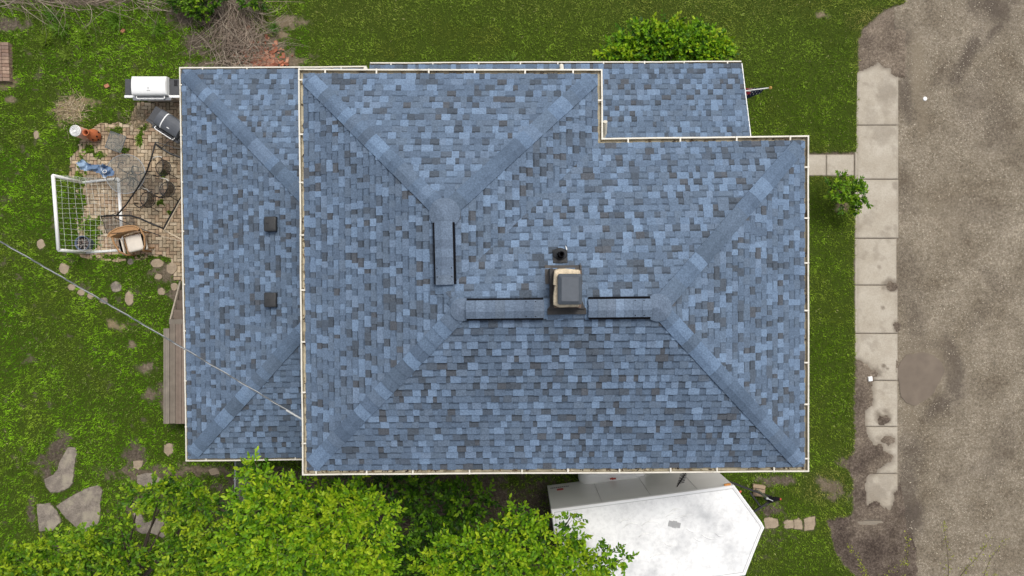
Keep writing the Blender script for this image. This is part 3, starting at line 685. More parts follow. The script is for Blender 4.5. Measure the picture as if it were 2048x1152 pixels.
def gutter(name, poly, z, closed, parent, straps, wd=.132, lip=.030, sag=0):
    # subdivide runs so the metal is slightly wavy
    pts = []; n = len(poly); m = n if closed else n-1
    for i in range(m):
        a = Vector(poly[i]); b = Vector(poly[(i+1) % n]); L = (b-a).length; k = max(2, int(L/.9)); u = (b-a).normalized(); nn = Vector((-u.y, u.x))
        for t in range(k):
            w = 0 if t == 0 else rs.uniform(-.006, .006); p = a.lerp(b, t/k)+nn*w; pts.append((p.x, p.y))
    if not closed: pts.append(poly[-1])
    mb = MB(); N = len(pts)
    def run(prof, mi):
        rings = [insetpoly(pts, d, closed) for d, zz in prof]
        for j in range(len(prof)-1):
            for i in range(N if closed else N-1):
                i2 = (i+1) % N; a, b = rings[j][i], rings[j][i2]; c, d_ = rings[j+1][i2], rings[j+1][i]
                mb.face([(a[0], a[1], z+prof[j][1]), (b[0], b[1], z+prof[j][1]), (c[0], c[1], z+prof[j+1][1]), (d_[0], d_[1], z+prof[j+1][1])], mi=mi)
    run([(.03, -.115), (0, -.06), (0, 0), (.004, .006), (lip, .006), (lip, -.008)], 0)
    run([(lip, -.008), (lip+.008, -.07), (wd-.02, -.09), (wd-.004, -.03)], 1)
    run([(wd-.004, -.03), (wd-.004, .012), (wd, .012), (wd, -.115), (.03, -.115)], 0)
    if not closed:
        for e in (0, -1):
            q = [insetpoly(pts, d, False)[e] for d in (0, wd)]
            mb.face([(q[0][0], q[0][1], z+.004), (q[1][0], q[1][1], z+.004), (q[1][0], q[1][1], z-.115), (q[0][0], q[0][1], z-.115)])
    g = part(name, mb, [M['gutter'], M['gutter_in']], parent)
    mb = MB()
    for i in range(m):
        a = Vector(poly[i]); b = Vector(poly[(i+1) % n]); L = (b-a).length; u = (b-a).normalized(); nn = Vector((-u.y, u.x)); k = max(1, round(L/straps)); off = rs.uniform(.2, .5)*L/k
        for t in range(k):
            c = a+u*(off+t*L/k+rs.uniform(-.08, .08)); c = c+nn*(wd/2-.002)
            mb = MB(); mb.box((c.x, c.y, z+.011), (.030, wd-.012, .008), math.atan2(u.y, u.x)); part('gutter_strap', mb, M['gutter'], g)
    return g
# ---- main roof
ZE = 6.1; ZX = 2.9; ZP = 3.0
OUT = [P2(596,137,ZE), P2(604,951,ZE), P2(1618.5,944,ZE), P2(1618.5,270.5,ZE), P2(1206,276,ZE), P2(1205,138,ZE)]   # ccw
EV = insetpoly(OUT, .108); z0 = ZE+.012; ms = .5
A_, F_, E_, D_, C_, B_ = EV
pW = Pl(A_, F_, ms, z0); pS = Pl(F_, E_, ms, z0); pE = Pl(E_, D_, ms, z0); pN = Pl(D_, C_, ms, z0); pEw = Pl(C_, B_, ms, z0); pNw = Pl(B_, A_, ms, z0)
P1 = meet(pW, pNw, pEw); J = meet(pW, pEw, pN); K = meet(pW, pN, pS); P3 = meet(pN, pS, pE)
mb = MB()
for pl, polys in ((pW, [[F_, K, J], [F_, J, P1, A_]]), (pS, [[F_, E_, P3, K]]), (pE, [[E_, D_, P3]]), (pN, [[D_, C_, J, K, P3]]), (pEw, [[C_, B_, P1, J]]), (pNw, [[B_, A_, P1]])):
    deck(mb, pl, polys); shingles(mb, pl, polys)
roof = part('roof', mb, M['shingle'], house, label='upper hip roof of blue laminated shingles')
for a, b, p, q in ((A_, P1, pW, pNw), (B_, P1, pNw, pEw), (F_, K, pW, pS), (E_, P3, pS, pE), (D_, P3, pE, pN), (J, K, pW, pN)):
    mb = MB(); caps(mb, a, b, p, q, .155 if a != J else .1); part('hip_cap', mb, M['shingle'], roof)
for (jx, jy), pls, rr in ((P1, (pW, pNw, pEw), .27), (P3, (pS, pE, pN), .24), (K, (pW, pS, pN), .20)):   # rounded cap where hips meet
    mb = MB(); n_ = 28; zz_ = lambda x, y: min(p_.z(x, y) for p_ in pls)
    ring = lambda k_, h_: [(jx+rr*k_*math.cos(6.2832*i/n_), jy+rr*k_*math.sin(6.2832*i/n_), zz_(jx+rr*k_*math.cos(6.2832*i/n_), jy+rr*k_*math.sin(6.2832*i/n_))+h_) for i in range(n_)]
    L_ = [ring(1, .01), ring(1, .066), ring(.55, .072), ring(.12, .06)]; cs = [rs.choice(MIDC), rs.choice(MIDC), shade(rs.choice(MIDC), 1.05)]
    for j_ in range(3):
        mb.mesh(L_[j_]+L_[j_+1], [(i, (i+1) % n_, n_+(i+1) % n_, n_+i) for i in range(n_)], shade(cs[j_], .95))
    mb.face(L_[3], cs[2]); part('hip_cap', mb, M['shingle'], roof)
for a, b, p, q in ((P1, J, pW, pEw), (K, P3, pS, pN)):
    mb = MB(); caps(mb, a, b, p, q, .175); part('ridge_cap', mb, M['shingle'], roof)
gutter('gutter', OUT, ZE, True, house, .98)
lg = random.Random(44); mb = MB()
for (a, b, n_) in ((OUT[0], OUT[1], 60), (OUT[1], OUT[2], 150), (OUT[2], OUT[3], 50), (OUT[3], OUT[4], 30), (OUT[5], OUT[0], 60)):
    a = Vector(a); b = Vector(b); u = (b-a).normalized(); nn = Vector((-u.y, u.x)); hot = [lg.random() for k in range(4)]
    for k in range(n_):
        t_ = min(.99, max(.01, lg.gauss(lg.choice(hot), .06))) if lg.random() < .7 else lg.random()
        p = a.lerp(b, t_)+nn*lg.uniform(.04, .10); mb.box((p.x, p.y, ZE-.065+lg.uniform(0, .03)), (lg.uniform(.02, .07), lg.uniform(.01, .03), .006), lg.uniform(0, 3), shade(lg.choice([(.12, .08, .05), (.2, .14, .08), (.07, .05, .035), (.25, .2, .12)]), lg.uniform(.6, 1.2)), rx=lg.uniform(-.5, .5))
o = part('leaf_litter', mb, M['clay'], house); o['kind'] = 'stuff'
# ---- rear extension roof
mx = 1/3; XC = -3.62
OX = [P2(733,131.5,ZX), P2(358,134,ZX), P2(371,923,ZX), P2(640,920,ZX)]
EX = insetpoly(OX, .075, False); zx = ZX+.012
nE, nW, sW, sE = EX; xW = Pl(nW, sW, mx, zx); xN = Pl(nE, nW, mx, zx); xS = Pl(sW, sE, mx, zx)
def atx(pa, pb, x):  # hip point of two planes at given x
    a, b = pa.coef(), pb.coef(); return (x, -(a[2]-b[2]+(a[0]-b[0])*x)/(a[1]-b[1]))
hN = atx(xW, xN, XC); hS = atx(xW, xS, XC)
if hN[1] < hS[1]: raise Exception('ridge')
def eavey(pl, x): c = pl.coef(); return (zx-c[2]-c[0]*x)/c[1]
mb = MB()
faces = ((xW, [[nW, sW, hS, hN]]), (xS, [[sW, (XC, eavey(xS, XC)), hS]]), (xN, [[(XC, eavey(xN, XC)), nW, hN], [(-3.45, eavey(xN, -3.45)), (XC, eavey(xN, XC)), (XC, 3.8), (-3.45, 3.8)]]))
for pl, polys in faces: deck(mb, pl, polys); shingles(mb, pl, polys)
xroof = part('roof', mb, M['shingle'], house, label='lower rear hip roof of blue shingles')
for a, b, p, q in ((nW, hN, xW, xN), (sW, hS, xW, xS)):
    mb = MB(); caps(mb, a, b, p, q, .165); part('hip_cap', mb, M['shingle'], xroof)
gutter('gutter', OX, ZX, False, house, 1.15, wd=.11, lip=.034)
# ---- side porch roof
OP = [P2(1482.5,121.5,ZP), P2(740,124.5,ZP)]
EP = insetpoly(OP, .075, False); pP = Pl(EP[0], EP[1], mx, ZP+.012)
xr_ = EP[0][0]; xl_ = EP[1][0]
mb = MB(); ye = lambda x: (ZP+.012-pP.coef()[2]-pP.coef()[0]*x)/pP.coef()[1]
polysP = [[(xr_, ye(xr_)), (1.38, ye(1.38)), (1.38, 2.45), (xr_, 2.45)], [(1.38, ye(1.38)), (xl_, ye(xl_)), (xl_, 3.8), (1.38, 3.8)]]
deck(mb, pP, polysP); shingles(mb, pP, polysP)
proof = part('roof', mb, M['shingle'], house, label='low lean-to porch roof of blue shingles')
mb = MB(); mb.box((xr_+.012, (ye(xr_)+2.45)/2, pP.z(xr_, (ye(xr_)+2.45)/2)-.06), (.02, math.hypot(ye(xr_)-2.45, 1.0)*.99, .12), 0, rx=-math.atan(mx)); part('rake_board', mb, M['trim'], proof)
gutter('gutter', OP, ZP, False, house, 1.02, wd=.11, lip=.030)
# ---- walls
def wallring(poly, z0_, z1, parent, name='wall', step=.11):
    mb = MB(); n = len(poly); k = int((z1-z0_)/step)
    for j in range(k):
        a = z0_+(z1-z0_)*j/k; b = z0_+(z1-z0_)*(j+1)/k; o_ = insetpoly(poly, -.012)
        for i in range(n):
            p, q = o_[i], o_[(i+1) % n]; r_, s_ = poly[i], poly[(i+1) % n]
            mb.face([(p[0], p[1], a), (q[0], q[1], a), (s_[0], s_[1], b), (r_[0], r_[1], b)])
            mb.face([(r_[0], r_[1], a), (s_[0], s_[1], a), (q[0], q[1], a), (p[0], p[1], a)])
    return part(name, mb, M['wall'], parent)
WM = insetpoly(OUT, .42); wallring(WM, .4, ZE-.1, house)
XWl = [(-7.45, 4.85), (-7.35, -3.72), (-3.7, -3.72), (-3.7, 4.85)]; wallring(XWl, .4, ZX-.02, house)
mb = MB(); mb.prism(insetpoly(WM, .02), 0, .4); mb.prism(insetpoly(XWl, .02), 0, .4); part('foundation', mb, M['found'], house)
mb = MB(); mb.face([(x, y, ZE-.1) for x, y in insetpoly(OUT, .1)][::-1]); 
q = insetpoly([OX[1], OX[2], (XC, OX[2][1]), (XC, OX[1][1])], .09); mb.face([(x, y, ZX-.1) for x, y in q][::-1])
part('soffit', mb, M['soffit'], house)
def window(c, w, h, rz):   # c on wall, rz = outward normal direction
    n = Vector((math.cos(rz), math.sin(rz), 0)); c = Vector(c)
    mb = MB(); mb.box(c+n*.02, (.05, w+.16, .09), rz); mb.v = []; mb.f = []; mb.c = []; mb.mi = []
    for dz, hh in ((h/2+.04, .09), (-h/2-.04, .09), (0, .04)): mb.box(c+n*.02+Vector((0, 0, dz)), (.07, w+.17, hh), rz)
    t = Vector((-n.y, n.x, 0))
    for s_ in (-1, 1): mb.box(c+n*.02+t*s_*(w/2+.042), (.06, .085, h), rz)
    f = part('window', mb, M['trim'], house)
    mb = MB(); mb.box(c+n*.012, (.03, w, h), rz); part('pane', mb, M['glass'], f)
ym = (WM[1][1]+WM[2][1])/2
for (x, z, w) in ((-2.3, 4.7, 1.0), (.6, 4.7, 1.0), (3.6, 4.7, 1.2), (-1.5, 1.9, 1.2), (2.6, 1.9, 1.3)): window((x, ym, z), w, 1.2, R(-90))
for y in (-1.9, 1.2): window((WM[2][0]+.005, y, 4.7), 1.1, 1.2, 0)
window((WM[2][0]+.005, -1.8, 1.9), 1.4, 1.2, 0)
for x in (-2.4, .2): window((x, WM[0][1]-.005, 5.0), .9, 1.0, R(90))
for y in (-2.2, 1.8): window((-4+.27, y, 5.1), .9, .9, R(180))
window((-7.42, 2.6, 1.7), 1.1, 1.1, R(180)); window((-5.6, -3.73, 1.7), 1.0, 1.1, R(-90))
# door to the deck and front door
for c, rz in (((-7.4, -2.0, 1.65), R(180)), ((WM[2][0]+.005, 1.9, 1.45), 0)):
    mb = MB(); n = Vector((math.cos(rz), 0, 0)); mb.box(Vector(c)+n*.03, (.06, .95, 2.05), rz); d = part('door', mb, M['trim'], house)
    mb = MB(); mb.box(Vector(c)+n*.08+Vector((0, .38, 0)), (.05, .03, .12), rz); part('handle', mb, M['steel'], d)
# porch floor and posts
mb = MB(); mb.box((1.2, 4.5, .3), (8.2, 1.6, .2)); mb.box((3.4, 3.15, .3), (3.8, 1.2, .2)); part('porch_floor', mb, M['wood'], house); 
for x in (-3.2, -1, 1.2, 3.3, 5.15):
    mb = MB(); mb.box((x, 5.1, 1.65), (.12, .12, 2.5)); part('porch_post', mb, M['trim'], house)
# step at front door onto the path
mb = MB(); mb.box((5.75, 3.42, .14), (.7, 1.2, .28), bev=.02); part('front_step', mb, M['concrete'], house)
# downspouts seen between the eaves
for (x, y0_, y1_, zz) in ((P(1123, 131, 3.1).x, P(1123, 126, 3.1).y, 4.0, 3.1), (P(729, 136, 3.2).x, P(729, 132, 3.1).y, 4.0, 3.1)):
    mb = MB(); mb.tube([(x, y0_-.05, zz-.02), (x, y0_-.2, zz+.1), (x, 4.05, zz+.25), (x, 3.9, zz+.6), (x, 3.88, 5.7), (x, 4.1, 5.98)], .05, 8); part('downspout', mb, M['gutter'], house)
mb = MB(); q = P(1209, 262, 5.9); mb.tube([(q.x+.01, q.y+.18, 5.92), (q.x+.03, q.y, 5.7), (q.x-.1, q.y-.3, 5.4), (q.x-.15, q.y-.35, 4.1)], .045, 8); part('downspout', mb, M['gutter'], house)
# ---- ridge vents: louvred body + shingle caps
def ridge_vent(a, b, pl1, pl2, wd=.155):
    a = Vector(a); b = Vector(b); u = (b-a).normalized(); p = Vector((-u.y, u.x)); L = (b-a).length
    mb = MB(); zz = lambda q: min(pl1.z(q.x, q.y), pl2.z(q.x, q.y))+.065
    def sec(s, ww, h): 
        m = a+u*s; o_ = []
        for k in (ww, .0, -ww): q = m+p*k; o_.append((q.x, q.y, zz(m+p*(ww if k else .0))+h))
        return o_
    for ww, h0_, h1 in ((wd+.026, -.10, .030),):
        A0, A1, B0, B1 = sec(0, ww, h0_), sec(0, ww, h1), sec(L, ww, h0_), sec(L, ww, h1)
        v = A0+A1+B0+B1
        mb.mesh(v, [(3,4,10,9),(4,5,11,10),(0,3,9,6),(5,2,8,11),(0,1,4,3),(1,2,5,4),(6,9,10,7),(7,10,11,8)])
    n = int(L/.022)
    for i in range(n):
        s = (i+.5)*L/n
        for sg in (-1, 1):
            q = a+u*s+p*sg*(wd+.030); mb.box((q.x, q.y, zz(q)+.0), (.008, .02, .09), math.atan2(u.y, u.x))
    v = part('ridge_vent', mb, M['black'], house)
    mb = MB(); n = max(3, round(L/.155)); l_ = L/n
    for i in range(n):
        x = rs.random(); c = shade(rs.choice(MIDC), .92) if x < .25 else (rs.choice(MIDC) if x < .8 else shade(rs.choice(LIGHT), .92))
        s0, s1 = i*l_-(0.012 if i == 0 else 0), (i+1)*l_+.012
        def sc_(s, h, dn=0):
            m = a+u*s; r_ = []
            for k in (wd, .035, -.035, -wd): q = m+p*k; r_.append((q.x, q.y, zz(q)+h))
            return r_
        A = sc_(s0, .065)+sc_(s0, .052); B = sc_(s1, .056)+sc_(s1, .048)
        mb.mesh(A+B, [(0,1,9,8),(1,2,10,9),(2,3,11,10),(0,8,12,4),(3,7,15,11),(0,4,5,1),(1,5,6,2),(2,6,7,3),(8,9,13,12),(9,10,14,13),(10,11,15,14)], shade(c, 1))
        if i in (n-1, n-2):
            for sg in (-1, 1): q = a+u*(s0+.03)+p*sg*(wd-.03); mb.box((q.x, q.y, zz(q)+.066), (.016, .016, .01), col=(.01, .01, .012))
    part('ridge_cap', mb, M['shingle'], v)
zr = pS.z(*K)
ridge_vent(P2(886.5, 444, pW.z(*P1)+.06), P2(889.5, 568, pW.z(*P1)+.06), pW, pEw)
ry0 = (K[1]+P3[1])/2
def rp(px): x = P(px, 612, zr+.06).x; t = (x-K[0])/(P3[0]-K[0]); return (x, K[1]+(P3[1]-K[1])*t)
ridge_vent(rp(933), rp(1087), pS, pN); ridge_vent(rp(1178), rp(1302), pS, pN)
# ---- chimney
ZC = 8.1
mb = MB(); cc = P(1135, 577, ZC)
ch_w, ch_d = .44, .62; cx, cy = P(1136.5, 577.5, ZC).x, P(1136, 578, ZC).y
mb.box((cx, cy, 7.35), (ch_w, ch_d, 1.36)); chim = part('chimney', mb, M['brick'], house)
cr = [P2(x, y, ZC+.03) for x, y in zp([(330,420),(350,400),(400,388),(480,386),(560,392),(620,400),(668,402),(682,430),(690,600),(700,800),(672,880),(655,905),(560,908),(480,912),(400,915),(340,890),(318,880),(316,760),(335,640),(338,612),(316,605),(322,500)],6.775,1060,480)]
cr = ccw(cr); mb = MB(); n = len(cr); ctr = Vector((sum(p[0] for p in cr)/n, sum(p[1] for p in cr)/n))
rings = [[(ctr.x+(x-ctr.x)*k, ctr.y+(y-ctr.y)*k, ZC+dz) for x, y in cr] for k, dz in ((.97, -.09), (1, -.05), (1, 0), (.96, .025), (.8, .05))]
mb.mesh([p for r_ in rings for p in r_], [(r_*n+i, r_*n+(i+1) % n, (r_+1)*n+(i+1) % n, (r_+1)*n+i) for r_ in range(4) for i in range(n)]+[tuple(range(4*n, 5*n))])
part('mortar_crown', mb, M['crown'], chim)
ca = P(1116, 547.5, ZC+.2); cb = P(1164.5, 609.5, ZC+.2); ctr = (ca+cb)/2; w, d = cb.x-ca.x, ca.y-cb.y
mb = MB(); rg = []
def rrect(hx, hy, z, b=.035):
    o_ = []
    for sx, sy, a0 in ((1,1,0),(-1,1,90),(-1,-1,180),(1,-1,270)):
        for k in range(4): a = R(a0+30*k); o_.append((ctr.x+sx*(hx-b)+b*math.cos(a), ctr.y+sy*(hy-b)+b*math.sin(a), z))
    return o_
lv = [rrect(w/2, d/2, ZC+.08), rrect(w/2, d/2, ZC+.16), rrect(w/2-.012, d/2-.012, ZC+.175), rrect(w/2-.058, d/2-.058, ZC+.215, .015), rrect(w/2-.066, d/2-.066, ZC+.215, .012)]
n = 16; mb.mesh([p for l_ in lv for p in l_], [(k*n+i, k*n+(i+1) % n, (k+1)*n+(i+1) % n, (k+1)*n+i) for k in range(4) for i in range(n)]+[tuple(range(4*n, 5*n))])
part('chimney_cap', mb, M['cap'], chim)
# flashing: dark sides and ridge saddle
mb = MB(); zf = 7.5
sdl = [P2(x, y, 7.72) for x, y in ((1094.5,618),(1104,611),(1166,611),(1172.5,617),(1173,628.5),(1095,629.5))]
sdl = ccw(sdl); mb.prism(sdl, 7.5, zr+.045)
sd2 = ccw([P2(x, y, 7.8) for x, y in ((1096,618),(1108,600),(1164,600),(1171,617.5))]); 
mb.prism(sd2, 7.5, zr+.10)
mb.box((cx-ch_w/2-.035, cy, 7.3), (.05, ch_d+.08, .85)); mb.box((cx+ch_w/2+.025, cy, 7.3), (.03, ch_d+.06, .8))
part('saddle_flashing', mb, M['flash'], chim)
mb = MB(); y1_ = P(1130, 545, 7.4).y; xa, xb = P(1090, 540, 7.4).x, P(1164, 540, 7.4).x
mb.mesh([(xa, y1_+.13, pN.z(xa, y1_+.13)+.024), (xb, y1_+.13, pN.z(xb, y1_+.13)+.024), (xb, y1_-.2, pN.z(xb, y1_-.2)+.026), (xa, y1_-.2, pN.z(xa, y1_-.2)+.026)], [(0, 3, 2, 1)])
mb.box((xb-.03, y1_+.1, pN.z(xb, y1_+.1)+.05), (.012, .13, .05), col=(0, 0, 0)); part('apron_flashing', mb, M['flashtop'], chim)
# ---- plumbing vent pipe
vx, vy = P2(1121, 510, 7.35); vz = pN.z(vx, vy)
mb = MB()
mb.lathe([(.135, .02), (.130, .05), (.10, .07), (.075, .10), (.062, .14)], (vx, vy, vz), 20)
mb.box((vx, vy-.02, vz+.032), (.26, .27, .03), rx=-math.atan(.5), bev=.009); vp = part('pipe_boot', mb, M['rubber'], house, True)
px_, py_ = P2(1124.5, 506.5, 7.75)
mb = MB(); mb.lathe([(.052, -.02), (.052, .26), (.034, .26), (.034, 0)], (vx+.012, vy+.012, vz), 16); part('vent_pipe', mb, M['black'], vp, True)
mb = MB(); mb.tube([(vx+.10, vy+.17, vz+.0), (vx+.115, vy+.12, vz+.015), (vx+.12, vy+.09, vz+.03)], [.004, .012, .006], 6); part('sealant_bead', mb, M['trim'], vp)
# ---- square roof vents
for yy in (447, 600):
    zc = 3.95; vx, vy = P2(537, yy, zc); zb = xW.z(vx, vy)
    mb = MB(); mb.box((vx, vy, zb+.03), (.27, .33, .06), ry=-math.atan(mx)); rv = part('roof_vent', mb, M['black'], house)
    mb = MB(); mb.box((vx-.0, vy, zb+.12), (.295, .335, .09), ry=-math.atan(mx)*.5, bev=.028); mb.box((vx-.05, vy+.02, zb+.163), (.07, .01, .008), R(10), ry=-.16, col=(0, 0, 0)); part('vent_hood', mb, M['ventcap'], rv, True)
# ================================================================== OBJECTS
# ---- wooden deck and steps behind the house
dk = absthing('wooden_deck', 'weathered wooden deck tucked along the rear wall with steps', 'deck', (-8.4, -1.9, 0))
WC = [(.205,.175,.14),(.23,.20,.165),(.19,.16,.13),(.245,.215,.175)]
def plank(mb, x0, x1, ya, yb, z, t=.03, col=None):
    col = col or random.choice(WC); n = 8
    for i in range(n):   # grain: slim strips of varied tone
        a = x0+(x1-x0)*i/n; b = x0+(x1-x0)*(i+1)/n; c = shade(col, random.uniform(.78, 1.18)); dz = random.uniform(0, .002)
        mb.box(((a+b)/2, (ya+yb)/2, z-t/2+dz), (b-a, abs(yb-ya), t), col=c)
DZ = .72; xl = P(327, 700, DZ).x; yt = P(330, 657, DZ).y; yb = P(330, 847, DZ).y
mb = MB(); w_ = .165; i = 0; x = xl
while x < -7.5:
    top = yt if i == 0 else P(340, 639, DZ).y-.1
    col = (.205, .16, .13) if i >= 2 and i < 5 else None
    plank(mb, x, x+w_-.012, yb+random.uniform(-.01, .01), top, DZ, col=col); x += w_; i += 1
plank(mb, P(338, 640, DZ).x, -7.5, P(340, 648, DZ).y, P(340, 638.5, DZ).y, DZ+.002)
part('deck_boards', mb, M['wood'], dk)
mb = MB(); 
for (x, y) in ((xl+.08, yt-.1), (xl+.08, yb+.1), (-7.6, yb+.1), (xl+.08, (yt+yb)/2)): mb.box((x, y, .33), (.1, .1, .66), col=WC[2])
mb.box((xl+.04, (yt+yb)/2, DZ-.12), (.04, yt-yb, .16), col=WC[2]); mb.box(((xl-7.5)/2, yb+.04, DZ-.12), (-7.5-xl-.1, .04, .16), col=WC[2]); part('deck_frame', mb, M['wood'], dk)
ys_ = [639, 616, 598, 577, 560]; zs_ = [.56, .40, .24, .10]
for k in range(4):
    z = zs_[k]; ya = P(340, ys_[k], z).y; yb_ = P(340, ys_[k+1], z).y; xx = P(341+5*k, 600, z).x
    mb = MB(); plank(mb, -9.2, -7.6, ya-.02, ya+(yb_-ya)*.86, z, col=(.16, .125, .10)); mb.box((-8.4, ya-.03, z-.07), (1.6, .02, .15), col=(.10, .08, .065)); part('step', mb, M['wood'], dk)
mb = MB(); a = Vector((-9.22, P(341, 639, DZ).y, DZ-.02)); b = Vector((-9.26, P(357, 566, .08).y, .08))
mb.tube([a, b], .028, 4, col=(.36, .31, .25)); mb.tube([a-Vector((0, 0, .12)), b-Vector((0, -.05, .05))], .04, 4, col=WC[2]); part('stringer', mb, M['wood'], dk)

# ---- overhead service cable
cb = absthing('overhead_cable', 'twisted grey power cable crossing the back lawn to the house', 'cable', P(300, 640, 5.2))
a = P(-260, 335, 5.6); b = P(607, 840, 5.35)
for k, (m_, r_) in enumerate((('cable', .0065), ('cableblk', .007), ('cableblk', .007))):
    pts = []; n = 260
    for i in range(n+1):
        t = i/n; p = a.lerp(b, t); p.z -= .25*4*t*(1-t)*.5; u = (b-a).normalized(); s = u.cross(Vector((0, 0, 1))).normalized(); an = t*(b-a).length/.55*2*math.pi/1.4+k*2.09
        pts.append(p+s*math.cos(an)*.010+Vector((0, 0, 1))*math.sin(an)*.010)
    mb = MB(); mb.tube(pts, r_, 5); part('wire_strand', mb, M[m_], cb, True)
mb = MB(); q = P(607, 840, 5.35); mb.tube([b, b+Vector((.25, -.1, .02))], .02, 6); mb.tube([b+Vector((-.35, .2, 0)), b], .02, 6); part('cable_clamp', mb, M['cable'], cb)

# ---- grills
def grill(name, label, px, py, rz, w, d, lidm, railm, big):
    z = .9; t = thing(name, label, 'grill', P(px, py, z)-Vector((0, 0, z)), rz, 'gas grills beside the patio')
    mb = MB(); n = 10; hx = w/2; pr = []
    for i in range(n+1): a = math.pi*i/n; pr.append((-d/2*math.cos(a)*(1 if True else 1), .20*math.sin(a)**(.28 if big else .45) if 0 < i < n else 0))
    vs = [(sx*(hx-(.015 if zz > .15 else 0)), y, z+zz) for sx in (-1, 1) for y, zz in pr]; m = n+1
    mb.mesh(vs, [(i, i+1, m+i+1, m+i) for i in range(n)]+[tuple(range(m)), tuple(reversed(range(m, 2*m)))])
    lid = part('lid', mb, lidm, t, False)
    mb = MB(); mb.box((0, 0, z-.1), (w, d, .2), bev=.02); part('firebox', mb, M['darkshelf'], t)
    mb = MB(); y = -d/2-.03; hw = w*.40
    mb.tube([(-hw, y+.03, z+.07), (-hw, y-.04, z+.08), (-hw+.03, y-.055, z+.08), (hw-.03, y-.055, z+.08), (hw, y-.04, z+.08), (hw, y+.03, z+.07)], .013, 8); part('handle', mb, railm, lid, True)
    mb = MB()
    if big:
        mb.tube([(.0+.018*math.cos(a/8*5.2+.6), -.08+.018*math.sin(a/8*5.2+.6), z+.205) for a in range(9)], .004, 5)
        for k in range(5): mb.box((-.035+k*.018, -.145, z+.19), (.011, .02, .006), 0, rx=.5)
        part('lid_emblem', mb, M['patch'], lid)
    else:
        mb.box((.06, -.11, z+.185), (.07, .04, .008), 0, rx=.45); part('lid_badge', mb, M['white'], lid)
        mb = MB(); vs = [(x, y*1.01, z+zz+.003) for x in (-.17, -.14) for y, zz in pr]; mb.mesh(vs, [(i, i+1, m+i+1, m+i) for i in range(n)]); part('lid_trim', mb, M['white'], lid)
    sw = .26
    for sx in (-1, 1):
        mb = MB(); mb.box((sx*(hx+sw/2), .0, z-.01), (sw-.01, d*.86, .04), bev=.01); sh = part('side_shelf', mb, M['darkshelf'], t)
        mb = MB(); mb.box((sx*(hx+sw/2), -d*.43-.04, z-.01), (sw+.02, .07, .05), bev=.01); part('shelf_rail', mb, M['white'] if big else M['darkshelf'], sh)
        if sx == 1 and big:
            mb = MB()
            for k in range(3): mb.box((hx+.15+k*.03, .1, z+.02), (.008, .16, .02))
            part('burner_grate', mb, M['black'], sh)
    mb = MB(); mb.box((0, -d/2-.05, z-.03), (w+.1, .10, .09), bev=.02, rx=.3); cp = part('control_panel', mb, M['steel'] if big else M['darkshelf'], t)
    for k in range(4):
        mb = MB(); mb.lathe([(.022, 0), (.022, .02), (.0, .022)], (-w*.3+k*w*.2+(w*.06 if k == 3 else 0), -d/2-.07, z+.015), 10); part('knob', mb, M['black'], cp)
    mb = MB()
    mb.box((0, 0, .45), (w, d*.85, .55), bev=.02); part('cabinet', mb, lidm if not big else M['steel'], t)
    for sx in (-1, 1):
        for sy in (-1, 1): mb = MB(); mb.tube([(sx*(hx-.05), sy*d*.38, 0), (sx*(hx-.05), sy*d*.38, .25)], .02, 8); part('leg', mb, M['black'], t)
    return t
grill('gas_grill', 'white-lidded gas grill with dark side shelves at the patio top', 304, 174, 0, .93, .50, M['white'], M['white'], True)
grill('gas_grill', 'dark grey gas grill turned at an angle against the gutter', 343, 250, R(-33), .74, .46, M['greymetal'], M['white'], False)

# ---- terracotta chiminea
c = P(197, 274, .0); t = thing('chiminea', 'orange terracotta chiminea with round open neck and side holes', 'chiminea', c)
mb = MB(); mb.lathe([(.08, .04), (.13, .08), (.165, .17), (.17, .24), (.15, .32), (.10, .40), (.075, .46), (.072, .52), (.09, .55), (.092, .57), (.07, .572), (.058, .55), (.055, .45), (.07, .40)], (0, 0, 0), 28); mb.v = [(x-.0*z-.05*max(0, z-.2), y, z) for x, y, z in mb.v]
part('pot_body', mb, M['terra'], t, True)
mb = MB()
for an, zz in ((-20, .32), (-75, .33), (25, .26), (-45, .22)):
    q = Vector((math.cos(R(an)), math.sin(R(an)), 0)); rr = .155 if zz > .3 else .172; mb.lathe([(.026, 0), (.001, .004)], (0, 0, 0), 10)
    n0 = len(mb.v)-20; 
    for i in range(n0, len(mb.v)): x, y, z = mb.v[i]; up = Vector((-q.x*.5, -q.y*.5, .86)).normalized(); sd = q.cross(Vector((0, 0, 1))).normalized(); pt = q*(rr-.005)+Vector((0, 0, zz))+up*x+sd*y+(q*.8+Vector((0, 0, .5)))*(z+.008); mb.v[i] = tuple(pt)
part('vent_hole', mb, M['black'], t)
for k in range(3): a = k*2.1; mb = MB(); mb.tube([(.1*math.cos(a), .1*math.sin(a), .1), (.13*math.cos(a), .13*math.sin(a), 0)], .015, 6); part('foot', mb, M['blackmetal'], t)
# ---- pink canister with ringed white lid
c = P(177, 271, 0); t = thing('canister', 'tall pale pink canister with concentric white rings on top', 'canister', c)
mb = MB(); mb.lathe([(.15, 0), (.155, .03), (.155, .55), (.145, .58)], (0, 0, 0), 28); part('canister_body', mb, M['pink'], t, True)
mb = MB(); mb.lathe([(.152, .57), (.155, .60), (.14, .615), (.12, .605), (.105, .60), (.10, .615), (.09, .615), (.085, .60), (.065, .60), (.06, .615), (.05, .615), (.045, .60), (.025, .60), (.02, .612), (.0, .612)], (0, 0, 0), 28); lid = part('lid', mb, M['white'], t)
mb = MB()
for r_ in (.125, .085, .048): mb.lathe([(r_-.004, .617), (r_+.010, .617)], (0, 0, 0), 28)
mb.v = [(x, y, z+.001) for x, y, z in mb.v]; part('lid_groove', mb, M['patch'], lid)

